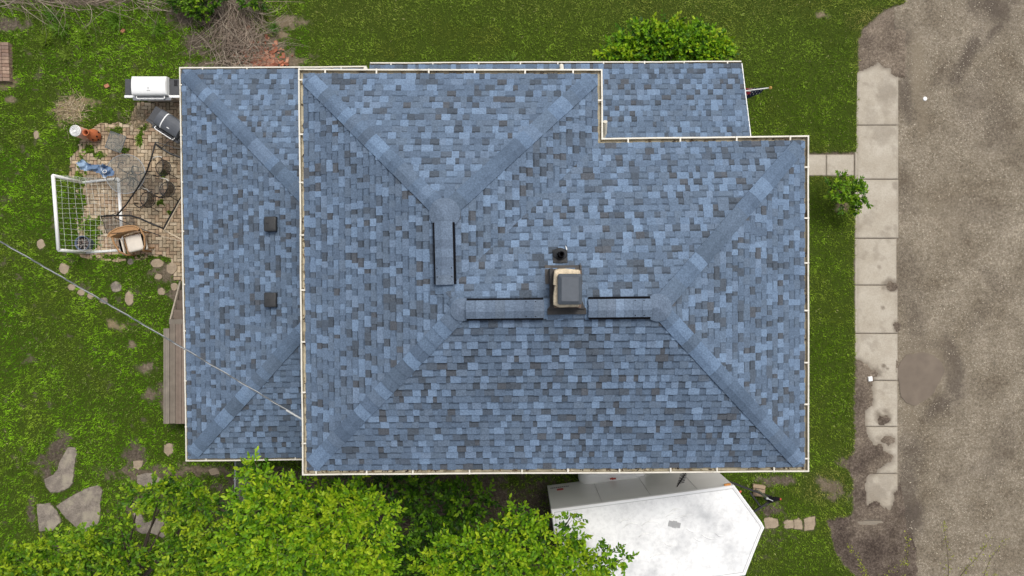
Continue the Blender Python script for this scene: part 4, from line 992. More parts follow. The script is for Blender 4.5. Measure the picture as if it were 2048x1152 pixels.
# ---- small square side table
c = P(231, 284, .45); t = thing('side_table', 'small square glass-topped side table on black legs', 'table', (c.x, c.y, 0), R(-20))
mb = MB(); mb.box((0, 0, .45), (.44, .46, .012)); part('table_top', mb, M['glasstop'], t)
mb = MB()
for a, b in (((-1, -1), (1, -1)), ((1, -1), (1, 1)), ((1, 1), (-1, 1)), ((-1, 1), (-1, -1))): mb.tube([(a[0]*.225, a[1]*.235, .448), (b[0]*.225, b[1]*.235, .448)], .010, 6)
part('table_frame', mb, M['greymetal'], t)
for sx in (-1, 1):
    for sy in (-1, 1): mb = MB(); mb.tube([(sx*.2, sy*.2, .44), (sx*.26, sy*.25, 0)], .011, 6); part('leg', mb, M['blackmetal'], t)
# ---- round patio table
c = P(251, 348, .72); t = thing('round_table', 'round glass patio table on a scrolled black iron base', 'table', (c.x, c.y, 0))
mb = MB(); n = 40; mb.mesh([(.53*math.cos(6.2832*k/n), .53*math.sin(6.2832*k/n), .72) for k in range(n)], [tuple(range(n))]); part('table_top', mb, M['glasstop'], t)
mb = MB(); mb.tube([(.53*math.cos(6.2832*k/40), .53*math.sin(6.2832*k/40), .722) for k in range(41)], .010, 6, cap=False); part('rim', mb, M['rail'], t)
for k in range(4):
    a = k*math.pi/2+.5; q = Vector((math.cos(a), math.sin(a), 0)); s = Vector((-q.y, q.x, 0)); mb = MB()
    mb.tube([q*.05+Vector((0, 0, .4)), q*.12+s*.05+Vector((0, 0, .6)), q*.28+s*.1+Vector((0, 0, .70)), q*.38+Vector((0, 0, .69)), q*.30-s*.08+Vector((0, 0, .66))], .013, 6)
    mb.tube([q*.04+Vector((0, 0, .4)), q*.12+Vector((0, 0, .25)), q*.3+s*.03+Vector((0, 0, .1)), q*.4+Vector((0, 0, .01))], .014, 6); part('leg', mb, M['blackmetal'], t, True)
mb = MB(); mb.tube([(.12*math.cos(6.2832*k/16), .12*math.sin(6.2832*k/16), .42) for k in range(17)], .012, 6, cap=False); part('base_ring', mb, M['blackmetal'], t)
# ---- black patio chairs
def pchair(first_label, px, py, rz):
    c = P(px, py, .45); t = thing('patio_chair', first_label, 'chair', (c.x, c.y, 0), rz, 'black patio chairs around the table')
    mb = MB(); n = 16; mb.mesh([(.21*math.cos(6.2832*k/n), .21*math.sin(6.2832*k/n), .43+.0*k) for k in range(n)], [tuple(range(n))]); mb.tube([(.21*math.cos(6.2832*k/n), .21*math.sin(6.2832*k/n), .43) for k in range(n+1)], .011, 6, mi=1, cap=False); part('seat', mb, [M['seatmesh'], M['blackmetal']], t)
    mb = MB(); arc = [(.21*math.cos(a), .26*math.sin(a), .80+.06*math.cos(a)) for a in [R(-62+124*k/10) for k in range(11)]]; low = [(x*.92, y*.85, .46) for x, y, z in arc]
    for i in range(10): mb.face([low[i], low[i+1], arc[i+1], arc[i]], mi=0)
    mb.tube(arc, .012, 6, mi=1); part('backrest', mb, [M['backmesh'], M['blackmetal']], t)
    for s in (-1, 1):
        mb = MB(); mb.tube([(.12, s*.24, .74), (.0, s*.27, .70), (-.14, s*.25, .66), (-.2, s*.22, .60), (-.2, s*.2, .43)], .015, 6); part('arm', mb, M['armsteel'] if s > 0 else M['blackmetal'], t, True)
        for x in (-.18, .17): mb = MB(); mb.tube([(x*.8, s*.15, .43), (x*1.2, s*.22, 0)], .011, 6); part('leg', mb, M['blackmetal'], t)
    return t
ch = pchair('black mesh patio chair nearest the top of the round table', 326, 336, R(0))
for lab, px, py, rz in (('black mesh patio chair closest to the gutter', 334, 379, R(-20)), ('black mesh patio chair below the round table by the goal', 295, 399, R(-25))):
    c2 = copy_tree(ch); q = P(px, py, .45); c2.location = (q.x, q.y, 0); c2.rotation_euler.z = rz; c2['label'] = lab
# ---- fallen canopy frame
t = absthing('canopy_frame', 'bent black and beige canopy frame with torn dark mesh leaning over the patio', 'frame', P(290, 420, 0))
def ln(mb, pts, r_, mi=0, n=6): mb.tube([P(x, y, z) for x, y, z in pts], r_, n, mi=mi)
mb = MB(); ln(mb, [(311,285,1.6),(303,315,1.55),(296,336,1.5),(290,350,1.45),(275,376,1.3),(252,410,1.1),(232,432,.95)], .020); part('frame_tube', mb, M['blackmetal'], t, True)
mb = MB(); ln(mb, [(202,432.5,.9),(231,431,.95),(262,431.5,1.0),(280,437,1.0),(300,446,1.0),(328,457.5,1.0)], .024); part('frame_tube', mb, M['blackmetal'], t, True)
mb = MB(); ln(mb, [(327,458,1.0),(345,424,1.1),(366,388,1.3)], .024); part('frame_tube', mb, M['blackmetal'], t)
mb = MB(); ln(mb, [(329.5,459,1.04),(347,427,1.14),(366,392,1.34)], .017); part('frame_tube', mb, M['beige'], t, label='beige tube')
mb = MB(); ln(mb, [(330,461,.9),(372,484,.9)], .02); part('frame_tube', mb, M['beige'], t, label='beige tube')
mb = MB(); ln(mb, [(323,472.5,.6),(372,485,.6)], .016); part('frame_tube', mb, M['beige'], t, label='beige tube')
mb = MB(); ln(mb, [(227.5,434.5,.9),(262,450,.7),(300,464,.6),(323,472.8,.6)], .012); part('frame_tube', mb, M['blackmetal'], t)
mb = MB(); ln(mb, [(310.6,288,1.6),(325,298,1.5),(340,307,1.45),(366,317,1.4)], .026); part('frame_tube', mb, M['blackmetal'], t)
mb = MB(); ln(mb, [(310.6,284,1.6),(335,291,1.5),(366,300,1.4)], .011); ln(mb, [(324.6,295,1.5),(344,277,1.3),(366,285,1.3)], .011); ln(mb, [(220,431,.95),(250,419,.6),(278,421,.1)], .008); part('frame_strut', mb, M['blackmetal'], t)
mb = MB(); mb.face([P(202,433,.88), P(214,467,.8), P(243,466,.8), P(260,452,.7), P(231,433,.92)]); ln(mb, [(202,433,.88),(214,467,.8),(243,466,.8)], .008, 1); part('torn_mesh', mb, [M['screen'], M['blackmetal']], t)
for q in ([P(246,424,.5), P(262,422,.5), P(274,457,.5), P(255,452,.5)], [P(293,344,1.3), P(325,362,1.0), P(330,392,.9), P(300,385,1.0), P(276,376,1.2)]):
    mb = MB(); mb.face(q); part('torn_mesh', mb, M['screen'], t)
# ---- soccer goal
ZG = 1.2; t = absthing('soccer_goal', 'small white soccer goal with a sagging white net', 'goal', P(195, 430, 0))
A1, A2 = P(106, 351, ZG), P(117, 500, ZG); B1, B2 = P(164, 365, .03), P(171, 505, .03); C1, C2 = P(237, 357, .03), P(246, 500, .03)
def bar(name, pts, r_): mb = MB(); mb.tube(pts, r_, 10); return part(name, mb, M['goal'], t, True)
bar('crossbar', [A1, A2], .046); bar('post', [A1, B1], .042); bar('post', [A2, B2], .042); bar('base_bar', [B1, C1], .038); bar('base_bar', [B2, C2], .038); bar('back_bar', [C1, C2], .046)
mb = MB()
def npt(s, v): # s across 0..1, v 0 crossbar .. 1 back
    top = A1.lerp(A2, s); bk = C1.lerp(C2, s); p = top.lerp(bk, v); sag = .28*math.sin(math.pi*v)*(.5+.5*math.sin(math.pi*s)); p.z = max(.05, (ZG-.02)*(1-v)**1.35-sag*.5+.03); p += Vector((.012*math.sin(9*v+7*s), .02*math.sin(11*s+8*v), 0)); return p
NS, NV = 14, 12
for i in range(NS+1): mb.tube([npt(i/NS, (j/NV)**1.0) for j in range(NV+1)], .0025, 3, cap=False)
for j in range(NV+1): mb.tube([npt(i/NS, (j/NV)**1.0) for i in range(NS+1)], .0025, 3, cap=False)
for (tp, bs, bk) in ((A1, B1, C1), (A2, B2, C2)):
    for k in range(1, 8):
        f = k/8; mb.tube([tp.lerp(bs, f), tp.lerp(bk, f)*.5+tp.lerp(bs, f)*.5-Vector((0, 0, .02)), tp.lerp(bk, f)], .0025, 3, cap=False)
        mb.tube([tp.lerp(bk, f), bs.lerp(bk, f)], .0025, 3, cap=False)
nt_ = part('net', mb, M['net'], t)
# ---- grey bucket inside the goal
c = P(180, 488, 0); t = thing('bucket', 'grey-blue bucket of dark debris standing inside the goal', 'bucket', c)
mb = MB(); mb.lathe([(.15, 0), (.15, .01), (.195, .34), (.205, .35), (.205, .365), (.185, .36), (.178, .28)], (0, 0, 0), 24); part('bucket_wall', mb, M['bucket'], t, True)
mb = MB(); mb.lathe([(.18, .27), (.12, .30), (0, .31)], (0, 0, 0), 18, col=(.015, .013, .012))
for k in range(60):
    a = random.uniform(0, 6.28); r_ = .16*math.sqrt(random.random()); cc_ = random.choice([(.02, .02, .02), (.03, .025, .02), (.3, .26, .24), (.16, .12, .1)]); mb.box((r_*math.cos(a), r_*math.sin(a), .31), (.05, .02, .012), a, cc_, rx=random.uniform(-.6, .6))
part('debris', mb, M['clay'], t)
# ---- wicker armchair with white cushions
c = P(269, 482, .4); t = thing('wicker_armchair', 'brown wicker armchair with white seat cushion next to the goal', 'chair', (c.x, c.y, 0), R(14))
mb = MB(); mb.box((.02, -.06, .42), (.46, .46, .13), bev=.05); part('seat_cushion', mb, M['cushion'], t, True)
for s in (-1, 1): mb = MB(); mb.box((s*.315, -.1, .50), (.10, .46, .12), bev=.04); part('arm_cushion', mb, M['cushion'], t, True)
mb = MB(); n = 14
top = [(.43*math.cos(a)-.03, .20+.17*math.sin(a), .80) for a in [math.pi*k/n for k in range(n+1)]]; bot = [(.34*math.cos(a), .16+.1*math.sin(a), .38) for a in [math.pi*k/n for k in range(n+1)]]
inn_ = [(.38*math.cos(a)-.03, .17+.06*math.sin(a), .79) for a in [math.pi*k/n for k in range(n+1)]]
for i in range(n): mb.face([bot[i], bot[i+1], top[i+1], top[i]]); mb.face([top[i], top[i+1], inn_[i+1], inn_[i]]); mb.face([inn_[i], inn_[i+1], bot[i+1], bot[i]])
mb.tube(top, .022, 6); part('backrest', mb, M['rattan'], t)
for s in (-1, 1):
    mb = MB(); mb.tube([(s*.40, .22, .74), (s*.42, .02, .66), (s*.36, -.22, .62), (s*.24, -.34, .55), (s*.22, -.34, .1)], .026, 6); part('arm', mb, M['rattan'], t, True)
    for y in (-.25, .2): mb = MB(); mb.tube([(s*.26, y, .38), (s*.29, y, 0)], .02, 6); part('leg', mb, M['rattan'], t)
mb = MB(); mb.tube([(-.27, -.28, .34), (.27, -.28, .34), (.3, .2, .34), (-.3, .2, .34), (-.27, -.28, .34)], .018, 6); part('seat_frame', mb, M['rattan'], t)
# ---- blue jacket draped over the table edge
mb = MB(); rj = random.Random(5)
out = [(153,326),(165,319),(174,325),(183,329),(196,330),(206,328),(212,331),(222,334),(229,343),(227,351),(214,352),(209,358),(200,347),(185,342),(170,341),(160,338)]
cen = (192, 337); N_ = 26
sil = out
gxs = np.linspace(150, 231, 34); gys = np.linspace(317, 360, 22); ins_ = sdist(*np.meshgrid(gxs, gys), sil)
def jz(x, y): return .76+.05*math.sin(x*.16+y*.42)+.04*math.sin(x*.10-y*.5+1)+.02*math.sin(x*.5)+(.05 if x > 205 else 0)-(.0025*(200-x) if x < 200 else 0)
for j in range(21):
    for i in range(33):
        if min(ins_[j, i], ins_[j, i+1], ins_[j+1, i], ins_[j+1, i+1]) > -1.6:
            q = [(gxs[i], gys[j]), (gxs[i], gys[j+1]), (gxs[i+1], gys[j+1]), (gxs[i+1], gys[j])]
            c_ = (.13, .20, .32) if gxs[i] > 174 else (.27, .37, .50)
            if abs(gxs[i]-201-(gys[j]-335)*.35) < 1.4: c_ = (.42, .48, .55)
            mb.face([P(x, y, jz(x, y)) for x, y in q], c_); pass
jo = absthing('jacket', 'crumpled blue jacket with a white oval mark draped by the table', 'jacket', P(192, 337, .6))
jb = part('jacket_cloth', mb, M['cloth'], jo, True)
mb = MB(); pts = [P(209.5+4*math.cos(a)*.9+1.2*math.sin(a), 343+2.6*math.sin(a)-1.5*math.cos(a), .90) for a in [6.2832*k/16 for k in range(17)]]; mb.tube(pts, .008, 5, cap=False); part('oval_mark', mb, M['white'], jb)
mb = MB(); ln(mb, [(197,337,.7),(215,342,.72),(240,345,.73)], .03); 
# ---- brick bed edging at left frame edge
t = absthing('brick_planter', 'low red-brown brick planter wall cut by the left edge of the picture', 'planter', P(-10, 125, 0))
mb = MB()
for row in range(3):
    for j in range(11):
        for i in range(4):
            y = P(0, 84, .2).y-.055-j*.098; x = P(17+(j*.3), 0, .2).x-.1-i*.2
            if row < 2 and 0 < i: continue
            mb.box((x, y, .04+row*.07), (.188, .086, .064), R(-2)+random.uniform(-.02, .02), shade(random.choice([(.26, .17, .125), (.30, .21, .155), (.24, .165, .13)]), random.uniform(.8, 1.15)))
mb.box((P(-40, 0, .1).x, P(0, 125, .1).y, .08), (.9, 1.0, .16), 0, (.10, .085, .07))
part('brick_course', mb, M['paver'], t)

# ---- chain-link fence south of the rear extension
t = absthing('chain_link_fence', 'grey chain-link fence running from the rear corner into the trees', 'fence', P(455, 1000, 0))
xa = P(472, 925, 1.15); xb = P(468.5, 1075, 1.15); top0 = Vector((xa.x, -3.8, 1.15))
mb = MB(); mb.tube([top0, xb], .026, 8); part('top_rail', mb, M['rail'], t, True)
for f in (.02, .45, .98): q = top0.lerp(xb, f); mb = MB(); mb.tube([(q.x, q.y, 0), (q.x, q.y, 1.2)], .03, 8); part('fence_post', mb, M['rail'], t, True)
mb = MB(); L = (xb-top0).length; u = (xb-top0).normalized(); st = .075
n = int(L/st)
for s in (-1, 1):
    for i in range(-16, n+1):
        s0 = max(0, i*st); s1 = min(L, i*st+1.1); 
        if s1 <= s0: continue
        z0_ = (s0-i*st); z1_ = (s1-i*st)
        if s < 0: z0_, z1_ = 1.1-z0_, 1.1-z1_
        p = top0+u*s0; q = top0+u*s1; mb.tube([(p.x, p.y, .03+z0_), (q.x, q.y, .03+z1_)], .0035, 3, cap=False)
part('wire_mesh', mb, M['link'], t)
mb = MB(); q = top0.lerp(xb, .45); mb.tube([(q.x, q.y, 1.0), (q.x+.35, q.y+.28, .85)], .03, 6); part('gate_hinge', mb, M['blackmetal'], t)

# ---- trailer
ZT = 2.6
tp = [P2(x, y, ZT) for x, y in ((1103,1020),(1127,1198),(1490,1150),(1522,1068),(1528,1056),(1523,1046),(1468,971.5))]
t = absthing('cargo_trailer', 'white enclosed V-nose cargo trailer parked below the house', 'trailer', P(1300, 1080, 0))
mb = MB(); n = len(tp); tb = tp
for i in range(n):
    a, b = tb[i], tb[(i+1) % n]; mb.face([(a[0], a[1], .5), (b[0], b[1], .5), (b[0], b[1], ZT-.04), (a[0], a[1], ZT-.04)])
mb.face([(x, y, .5) for x, y in tb][::-1]); body = part('body', mb, M['trailside'], t)
def trailroof():
    m, n_, l_, p = nmat('trailer_roof_metal'); v = tc(n_, l_)
    k = ramp(n_, l_, noise(n_, l_, v, 1.1, 5), [(.34, (.58, .585, .59)), (.47, (.76, .76, .755)), (.6, (.87, .87, .86))])
    fi = ramp(n_, l_, noise(n_, l_, v, 9, 5, .7), [(.3, (.84,)*3), (.55, (1.0,)*3)])
    l_.new(mixc(n_, l_, 1.0, k, fi, 'MULTIPLY'), p.inputs['Base Color']); p.inputs['Roughness'].default_value = .38
    w = n_.new('ShaderNodeTexWave'); w.wave_type = 'RINGS'; w.inputs['Scale'].default_value = .55; w.inputs['Distortion'].default_value = 5; w.inputs['Detail'].default_value = 2; w.inputs['Detail Scale'].default_value = .8
    l_.new(v, w.inputs['Vector']); bump(n_, l_, w.outputs['Fac'], p, .35, .05); return m
M['troof'] = trailroof()
mb = MB(); r1 = insetpoly(tp, .05); mb.face([(x, y, ZT-.01) for x, y in r1]); part('roof_skin', mb, M['troof'], t)
mb = MB()
rgs = [insetpoly(tp, d) for d in (-.012, -.012, 0, .03, .035, .06)]; zz = (ZT-.09, ZT-.01, ZT+.008, ZT+.008, ZT-.006, ZT-.006)
for j in range(5):
    for i in range(n):
        a, b, c_, d = rgs[j][i], rgs[j][(i+1) % n], rgs[j+1][(i+1) % n], rgs[j+1][i]
        mb.face([(a[0], a[1], zz[j]), (b[0], b[1], zz[j]), (c_[0], c_[1], zz[j+1]), (d[0], d[1], zz[j+1])])
part('roof_rail', mb, M['trailer'], t)
mb = MB(); s1 = insetpoly(tp, .062); s2 = insetpoly(tp, .072)
for i in range(n): a, b, c_, d = s1[i], s1[(i+1) % n], s2[(i+1) % n], s2[i]; mb.face([(a[0], a[1], ZT-.005), (b[0], b[1], ZT-.005), (c_[0], c_[1], ZT-.005), (d[0], d[1], ZT-.005)])
part('roof_seam', mb, M['patch'], t)
mb = MB(); q = P(1455, 969.5, ZT-.06); mb.box((q.x, q.y, ZT-.07), (.16, .05, .06), R(8), (.55, .22, .04), bev=.01); part('marker_light', mb, M['paint'], t, label='amber marker light')
mb = MB(); q = P(1479, 985, 1.9); mb.box((q.x, q.y, 1.9), (.05, .12, .05), R(-40), (.45, .08, .05), bev=.01); part('marker_light', mb, M['paint'], t, label='red marker light')
A0 = Vector(tp[0]); U_ = (Vector(tp[6])-A0).normalized(); N_ = Vector((-U_.y, U_.x)); ang = math.atan2(U_.y, U_.x)
mb = MB(); q = P(1349, 1049, ZT+.004)
for dx, dy, w, h in ((-.09, .015, .11, .14), (0, 0, .1, .17), (.09, -.02, .11, .13)): mb.box((q.x+dx, q.y+dy, ZT-.004+.002*(dx > 0)+.001*(dx == 0)), (w, h, .006), R(-12))
part('roof_patch', mb, M['patch'], t)
ra = random.Random(12)
for (x, y, L_, cv) in ((1300,1046,34,.5),(1262,1050,30,.6),(1250,1042,20,.5),(1345,1030,30,.35),(1370,1033,40,.3),(1352,1020,26,.3),(1420,1075,34,-.5),(1400,1080,26,-.4),(1340,1090,24,-.4),(1440,1070,20,-.4),(1290,1070,24,.4),(1385,1062,24,-.3),(1320,1110,40,.3),(1430,1110,34,-.3)):
    mb = MB(); a0 = R(16)*(1 if cv > 0 else -1); pts = []
    for k in range(9): u_ = (k/8-.5); pts.append(P(x+L_*u_, y+cv*10*(4*u_*u_-.5)-L_*u_*math.tan(a0)*.7, ZT-.008))
    mb.tube(pts, [.004+.014*math.sin(math.pi*k/8) for k in range(9)], 8); part('roof_crease', mb, M['troof'], t, True)
def onside(s, z, off=.006): p = A0+U_*s+N_*off; return (p.x, p.y, z)
mb = MB()
for s in (1.25, 2.45, 3.6): p = onside(s, 1.5, .003); mb.box(p, (.006, .006, 1.95), ang)
part('panel_seam', mb, M['patch'], body)
mb = MB(); mb.box(onside(.32, 1.02), (.17, .008, .14), ang, (.42, .05, .04)); mb.box(onside(.32, .82), (.50, .008, .05), ang, (.12, .12, .13)); 
for k in range(9): mb.box(onside(.10+k*.055, .82, .011), (.012, .004, .07), ang, (.56, .56, .55))
part('side_emblem', mb, M['paint'], body)
mb = MB()
for k in range(7): s = 3.35+k*.045; mb.tube([onside(s-.1, 1.9-k*.13, .01), onside(s+.1, 1.82-k*.13, .01)], .008, 4); 
mb.tube([onside(3.2, 2.1, .01), onside(3.8, .8, .01)], .012, 4); part('side_script', mb, M['black'], body)
for s, sgn in ((1.6, 1), (2.4, 1), (1.6, -1), (2.4, -1)):
    base = A0+U_*s+N_*(-.12 if sgn > 0 else -2.1); mb = MB()
    nn = 20; vs = []
    for rr, off in ((.20, -.09), (.33, -.09), (.33, .09), (.20, .09)):
        for k in range(nn): a = 6.2832*k/nn; p = base+U_*rr*math.cos(a)+N_*off; vs.append((p.x, p.y, .34+rr*math.sin(a)))
    mb.mesh(vs, [(r_*nn+k, r_*nn+(k+1) % nn, (r_+1)*nn+(k+1) % nn, (r_+1)*nn+k) for r_ in range(3) for k in range(nn)]); w_ = part('wheel', mb, M['tyre'], t)
    mb = MB(); vs = []
    for rr, off in ((.20, -.05*1), (.20, .05), (.05, .06)):
        for k in range(nn): a = 6.2832*k/nn; p = base+U_*rr*math.cos(a)+N_*off; vs.append((p.x, p.y, .34+rr*math.sin(a)))
    mb.mesh(vs, [(r_*nn+k, r_*nn+(k+1) % nn, (r_+1)*nn+(k+1) % nn, (r_+1)*nn+k) for r_ in range(2) for k in range(nn)]+[tuple(range(2*nn, 3*nn))]); part('rim', mb, M['steel'], w_)
mb = MB(); hz = .5; e = P(1549, 997, hz)
mb.tube([P(1455, 962, hz), e], .038, 4); mb.tube([P(1478, 1042, hz), e], .038, 4); mb.tube([P(1500, 985, hz), P(1520, 1012, hz)], .03, 4); tg = part('tongue', mb, M['blackmetal'], t)
mb = MB(); mb.box(e+Vector((.03, 0, .04)), (.2, .09, .07), R(0), bev=.02); mb.box(e+Vector((-.06, .03, .1)), (.16, .04, .04), R(30)); part('coupler', mb, M['black'], tg)
mb = MB(); q = P(1524, 988, .6); mb.tube([(q.x, q.y, .1), (q.x, q.y, 1.0)], .035, 8); mb.tube([(q.x, q.y, 1.0), (q.x+.05, q.y-.02, 1.02), (q.x+.14, q.y-.06, 1.02)], .012, 6); part('jack', mb, M['steel'], tg)
mb = MB()
for k in range(3): mb.tube([e+Vector((-.3+.1*k, .05*k, .05)), e+Vector((-.15, -.08, .12)), e+Vector((.05, .02-.03*k, .06))], .010, 5)
mb.box(e+Vector((-.2, .02, .05)), (.2, .12, .05), R(-20)); part('safety_chain', mb, M['black'], tg)
mb = MB(); mb.box(e+Vector((.14, .0, .05)), (.05, .05, .05), 0, bev=.01); part('plug', mb, M['red'], tg)
mb = MB(); mb.box((A0+U_*3.0-N_*.0).to_3d()+Vector((0, 0, 1.4)), (.001, .001, .001)); 
t2 = absthing('wooden_block', 'weathered wooden blocks stacked under the trailer jack', 'block', P(1518, 982, 0))
mb = MB()
for i, dy in enumerate((-.11, 0, .11)): q = P(1518, 981, .15); mb.box((q.x, q.y+dy, .12), (.33, .09, .1), R(-8), shade((.30, .22, .15), 1+.12*(i-1)))
for i in range(2): mb.box((P(1518, 981, 0).x-.1+.2*i, P(1518, 981, 0).y, .04), (.09, .3, .07), R(-8), (.2, .15, .1))
part('timber', mb, M['wood'], t2)
# ---- white tank by the wall
t = absthing('white_tank', 'rounded white tank with red valve handle under the bottom eave', 'tank', P(1215, 950, 0))
zc = .55; a = P(1178, 951, zc); b = P(1268, 941, zc); u = (b-a).normalized(); mb = MB(); r_ = .33; pts = []; rad = []
for k in range(6): s = R(90*k/5); pts.append(a-u*(.30*math.cos(s))); rad.append(max(.02, r_*math.sin(s)))
for k in range(6): s = R(90-90*k/5); pts.append(b+u*(.30*math.cos(s))); rad.append(max(.02, r_*math.sin(s)))
mb.tube(pts, rad, 24); part('shell', mb, M['white'], t, True)
for f in (.15, .85): q = a.lerp(b, f); mb = MB(); mb.box((q.x, q.y, .14), (.12, .5, .28), math.atan2(u.y, u.x)); part('saddle', mb, M['found'], t)
q = P(1225, 957, .9); mb = MB(); mb.tube([(q.x, q.y, .84), (q.x, q.y, .97)], .022, 8); mb.tube([(q.x-.08, q.y+.01, .975), (q.x+.08, q.y+.02, .975)], .02, 8); part('valve_handle', mb, M['red'], t)

# ---- flag
t = absthing('flag', 'furled American flag on an angled pole at the porch corner', 'flag', P(1478, 182, 0))
a = P(1474, 184, 1.9); b = P(1541, 175.5, 2.5); mb = MB(); mb.tube([a, b], .014, 8); part('flag_pole', mb, M['wood'], t); 
mb = MB(); q = b; mb.lathe([(.0, -.045), (.03, -.03), (.042, 0), (.03, .03), (0, .045)], q, 12); part('finial', mb, M['gold'], t, True)
mb = MB(); ns, nv = 40, 16; g = []
a3, b3 = a.lerp(b, .1), a.lerp(b, .93)
for j in range(nv+1):
    row = []
    for i in range(ns+1):
        s = i/ns; v = j/nv; p = a3.lerp(b3, s); wdt = (1-s)*.17+.02; p = p+Vector((-.05*v, math.sin(v*9+s*3)*wdt*(.3+.7*v)+(.02-.02*v), -.62*v*(1-.35*s))); row.append(p)
    g.append(row)
for j in range(nv):
    for i in range(ns):
        s = (i+.5)/ns; v = (j+.5)/nv
        if s > .48: c_ = (.80, .80, .78) if (i % 4 == 1 and j % 3 == 1) else (.018, .028, .07)
        else: c_ = (.42, .025, .045) if int(v*13+.5) % 2 == 0 else (.78, .76, .74)
        mb.face([g[j][i], g[j+1][i], g[j+1][i+1], g[j][i+1]], c_)
part('flag_cloth', mb, M['flag'], t, True)

# ---- small litter
mb = MB(); q = P(1849, 198); mb.lathe([(.055, 0), (.058, .012), (.045, .022), (0, .026)], (0, 0, 0), 20); o = mb.obj('plastic_lid', M['white']); o.location = (q.x, q.y, .018); tag(o, 'small round white lid lying on the gravel road', 'lid')
mb = MB(); q = P(1738, 757); mb.box((0, 0, .03), (.115, .13, .06), R(8), bev=.008); o = mb.obj('paper_cup_box', M['white']); o.name = 'small_box'; o.location = (q.x, q.y, .03); tag(o, 'small white square box lying on the muddy sidewalk', 'box')

# ================================================================== BRUSH, RUBBLE
def stuff(o, label, cat): tag(o, label, cat); o['kind'] = 'stuff'
rb = random.Random(8)
def brush(name, N, area, dirf, zmax, label, Lr=(.4, 1.6), cols=((.30,.235,.18),(.22,.17,.135),(.38,.32,.25),(.17,.13,.10))):
    mb = MB()
    for k in range(N):
        x, y = area(); a = dirf(x, y)+rb.gauss(0, .55); L = rb.uniform(*Lr); z = rb.uniform(.04, zmax); p = P(x, y, z); n = 6; pts = []; cv = rb.gauss(0, .9); r0 = rb.choice([.004, .005, .007, .010])
        for i in range(n+1):
            pts.append(p.copy()); a += cv/n; p = p+Vector((math.cos(a), math.sin(a), rb.uniform(-.12, .12)))*(L/n); p.z = max(.03, p.z)
        mb.tube(pts, [r0*(1-.7*i/n) for i in range(n+1)], 3, shade(rb.choice(cols), rb.uniform(.7, 1.2)), cap=False)
    o = mb.obj(name, M['twig']); stuff(o, label, 'brush')
brush('brush_pile', 560, lambda: (rb.gauss(468, 26), rb.uniform(-20, 134)), lambda x, y: R(-80) if y < 70 else R(rb.choice([-20, 10, 60, 100])), .35, 'tangled pile of dead grey vines beside the upper roof corner')
brush('dead_vines', 300, lambda: (rb.uniform(-40, 400), rb.triangular(-30, 26, -14)), lambda x, y: R(rb.choice([0, 20, -25, 170])), .4, 'dead grey twigs heaped along the top left edge of the yard')
brush('straw_patch', 240, lambda: (rb.gauss(143, 13), rb.gauss(218, 14)), lambda x, y: rb.uniform(0, 6.28), .09, 'matted dry straw patch in the lawn left of the white grill', (.12, .4), ((.42,.33,.2),(.33,.25,.15),(.5,.42,.28)))
brush('dry_stems', 120, lambda: (rb.gauss(275, 12), rb.gauss(238, 12)), lambda x, y: rb.uniform(0, 6.28), .08, 'thin dry stems among weeds on the patio corner', (.1, .35), ((.36,.3,.2),(.28,.22,.13)))
mb = MB()
for k in range(230):
    x = rb.gauss(525, 22); y = 134-abs(rb.gauss(0, 19)); x += (134-y)*-.1
    if y < 30: continue
    s = rb.uniform(.02, .09); q = P(x, y, .06); mb.box((q.x, q.y, rb.uniform(.05, .1)), (s*rb.uniform(1, 2.2), s, .02), rb.uniform(0, 3), shade(rb.choice([(.36,.12,.065),(.42,.16,.09),(.28,.10,.06),(.40,.20,.13)]), rb.uniform(.7, 1.2)), rx=rb.uniform(-.4, .4), ry=rb.uniform(-.4, .4))
for (x, y) in ((497, 56), (506, 84), (552, 86), (246, 62), (214, 172)): q = P(x, y, .07); mb.box((q.x, q.y, .07), (.12, .09, .05), rb.uniform(0, 3), (.40, .17, .10))
stuff(mb.obj('clay_rubble', M['clay']), 'broken orange clay chips scattered at the foot of the brush', 'rubble')

# ================================================================== FOLIAGE
def leaves_np(cent, dirs, L, Wd, cols, rng):
    """folded leaf = 6 triangles-ish; here 4 tris with a midrib crease"""
    n = len(cent); up = np.array([0, 0, 1.0]); d = dirs/np.linalg.norm(dirs, axis=1)[:, None]
    s = np.cross(d, up+rng.normal(0, .45, (n, 3))); s /= np.linalg.norm(s, axis=1)[:, None]; nn = np.cross(s, d); nn *= np.sign(nn[:, 2:3]+1e-9)
    L = L[:, None]; w = (Wd[:, None])
    b = cent; t = cent+d*L-nn*L*.12; m1 = cent+d*L*.35; m2 = cent+d*L*.7-nn*L*.04
    l1 = m1+s*w*.5+nn*w*.14; r1 = m1-s*w*.5+nn*w*.14; l2 = m2+s*w*.36+nn*w*.10; r2 = m2-s*w*.36+nn*w*.10
    V = np.stack([b, l1, l2, t, r2, r1, m1, m2], 1).reshape(-1, 3); i = np.arange(n)*8
    F_ = [(0,6,1),(1,6,7),(1,7,2),(2,7,3),(0,5,6),(5,7,6),(5,4,7),(4,3,7)]
    Fc = np.concatenate([np.stack([i+a, i+b_, i+c], 1) for a, b_, c in F_]); C = np.repeat(np.concatenate([cols, np.ones((n, 1))], 1), 8, axis=0)
    return V, Fc, C
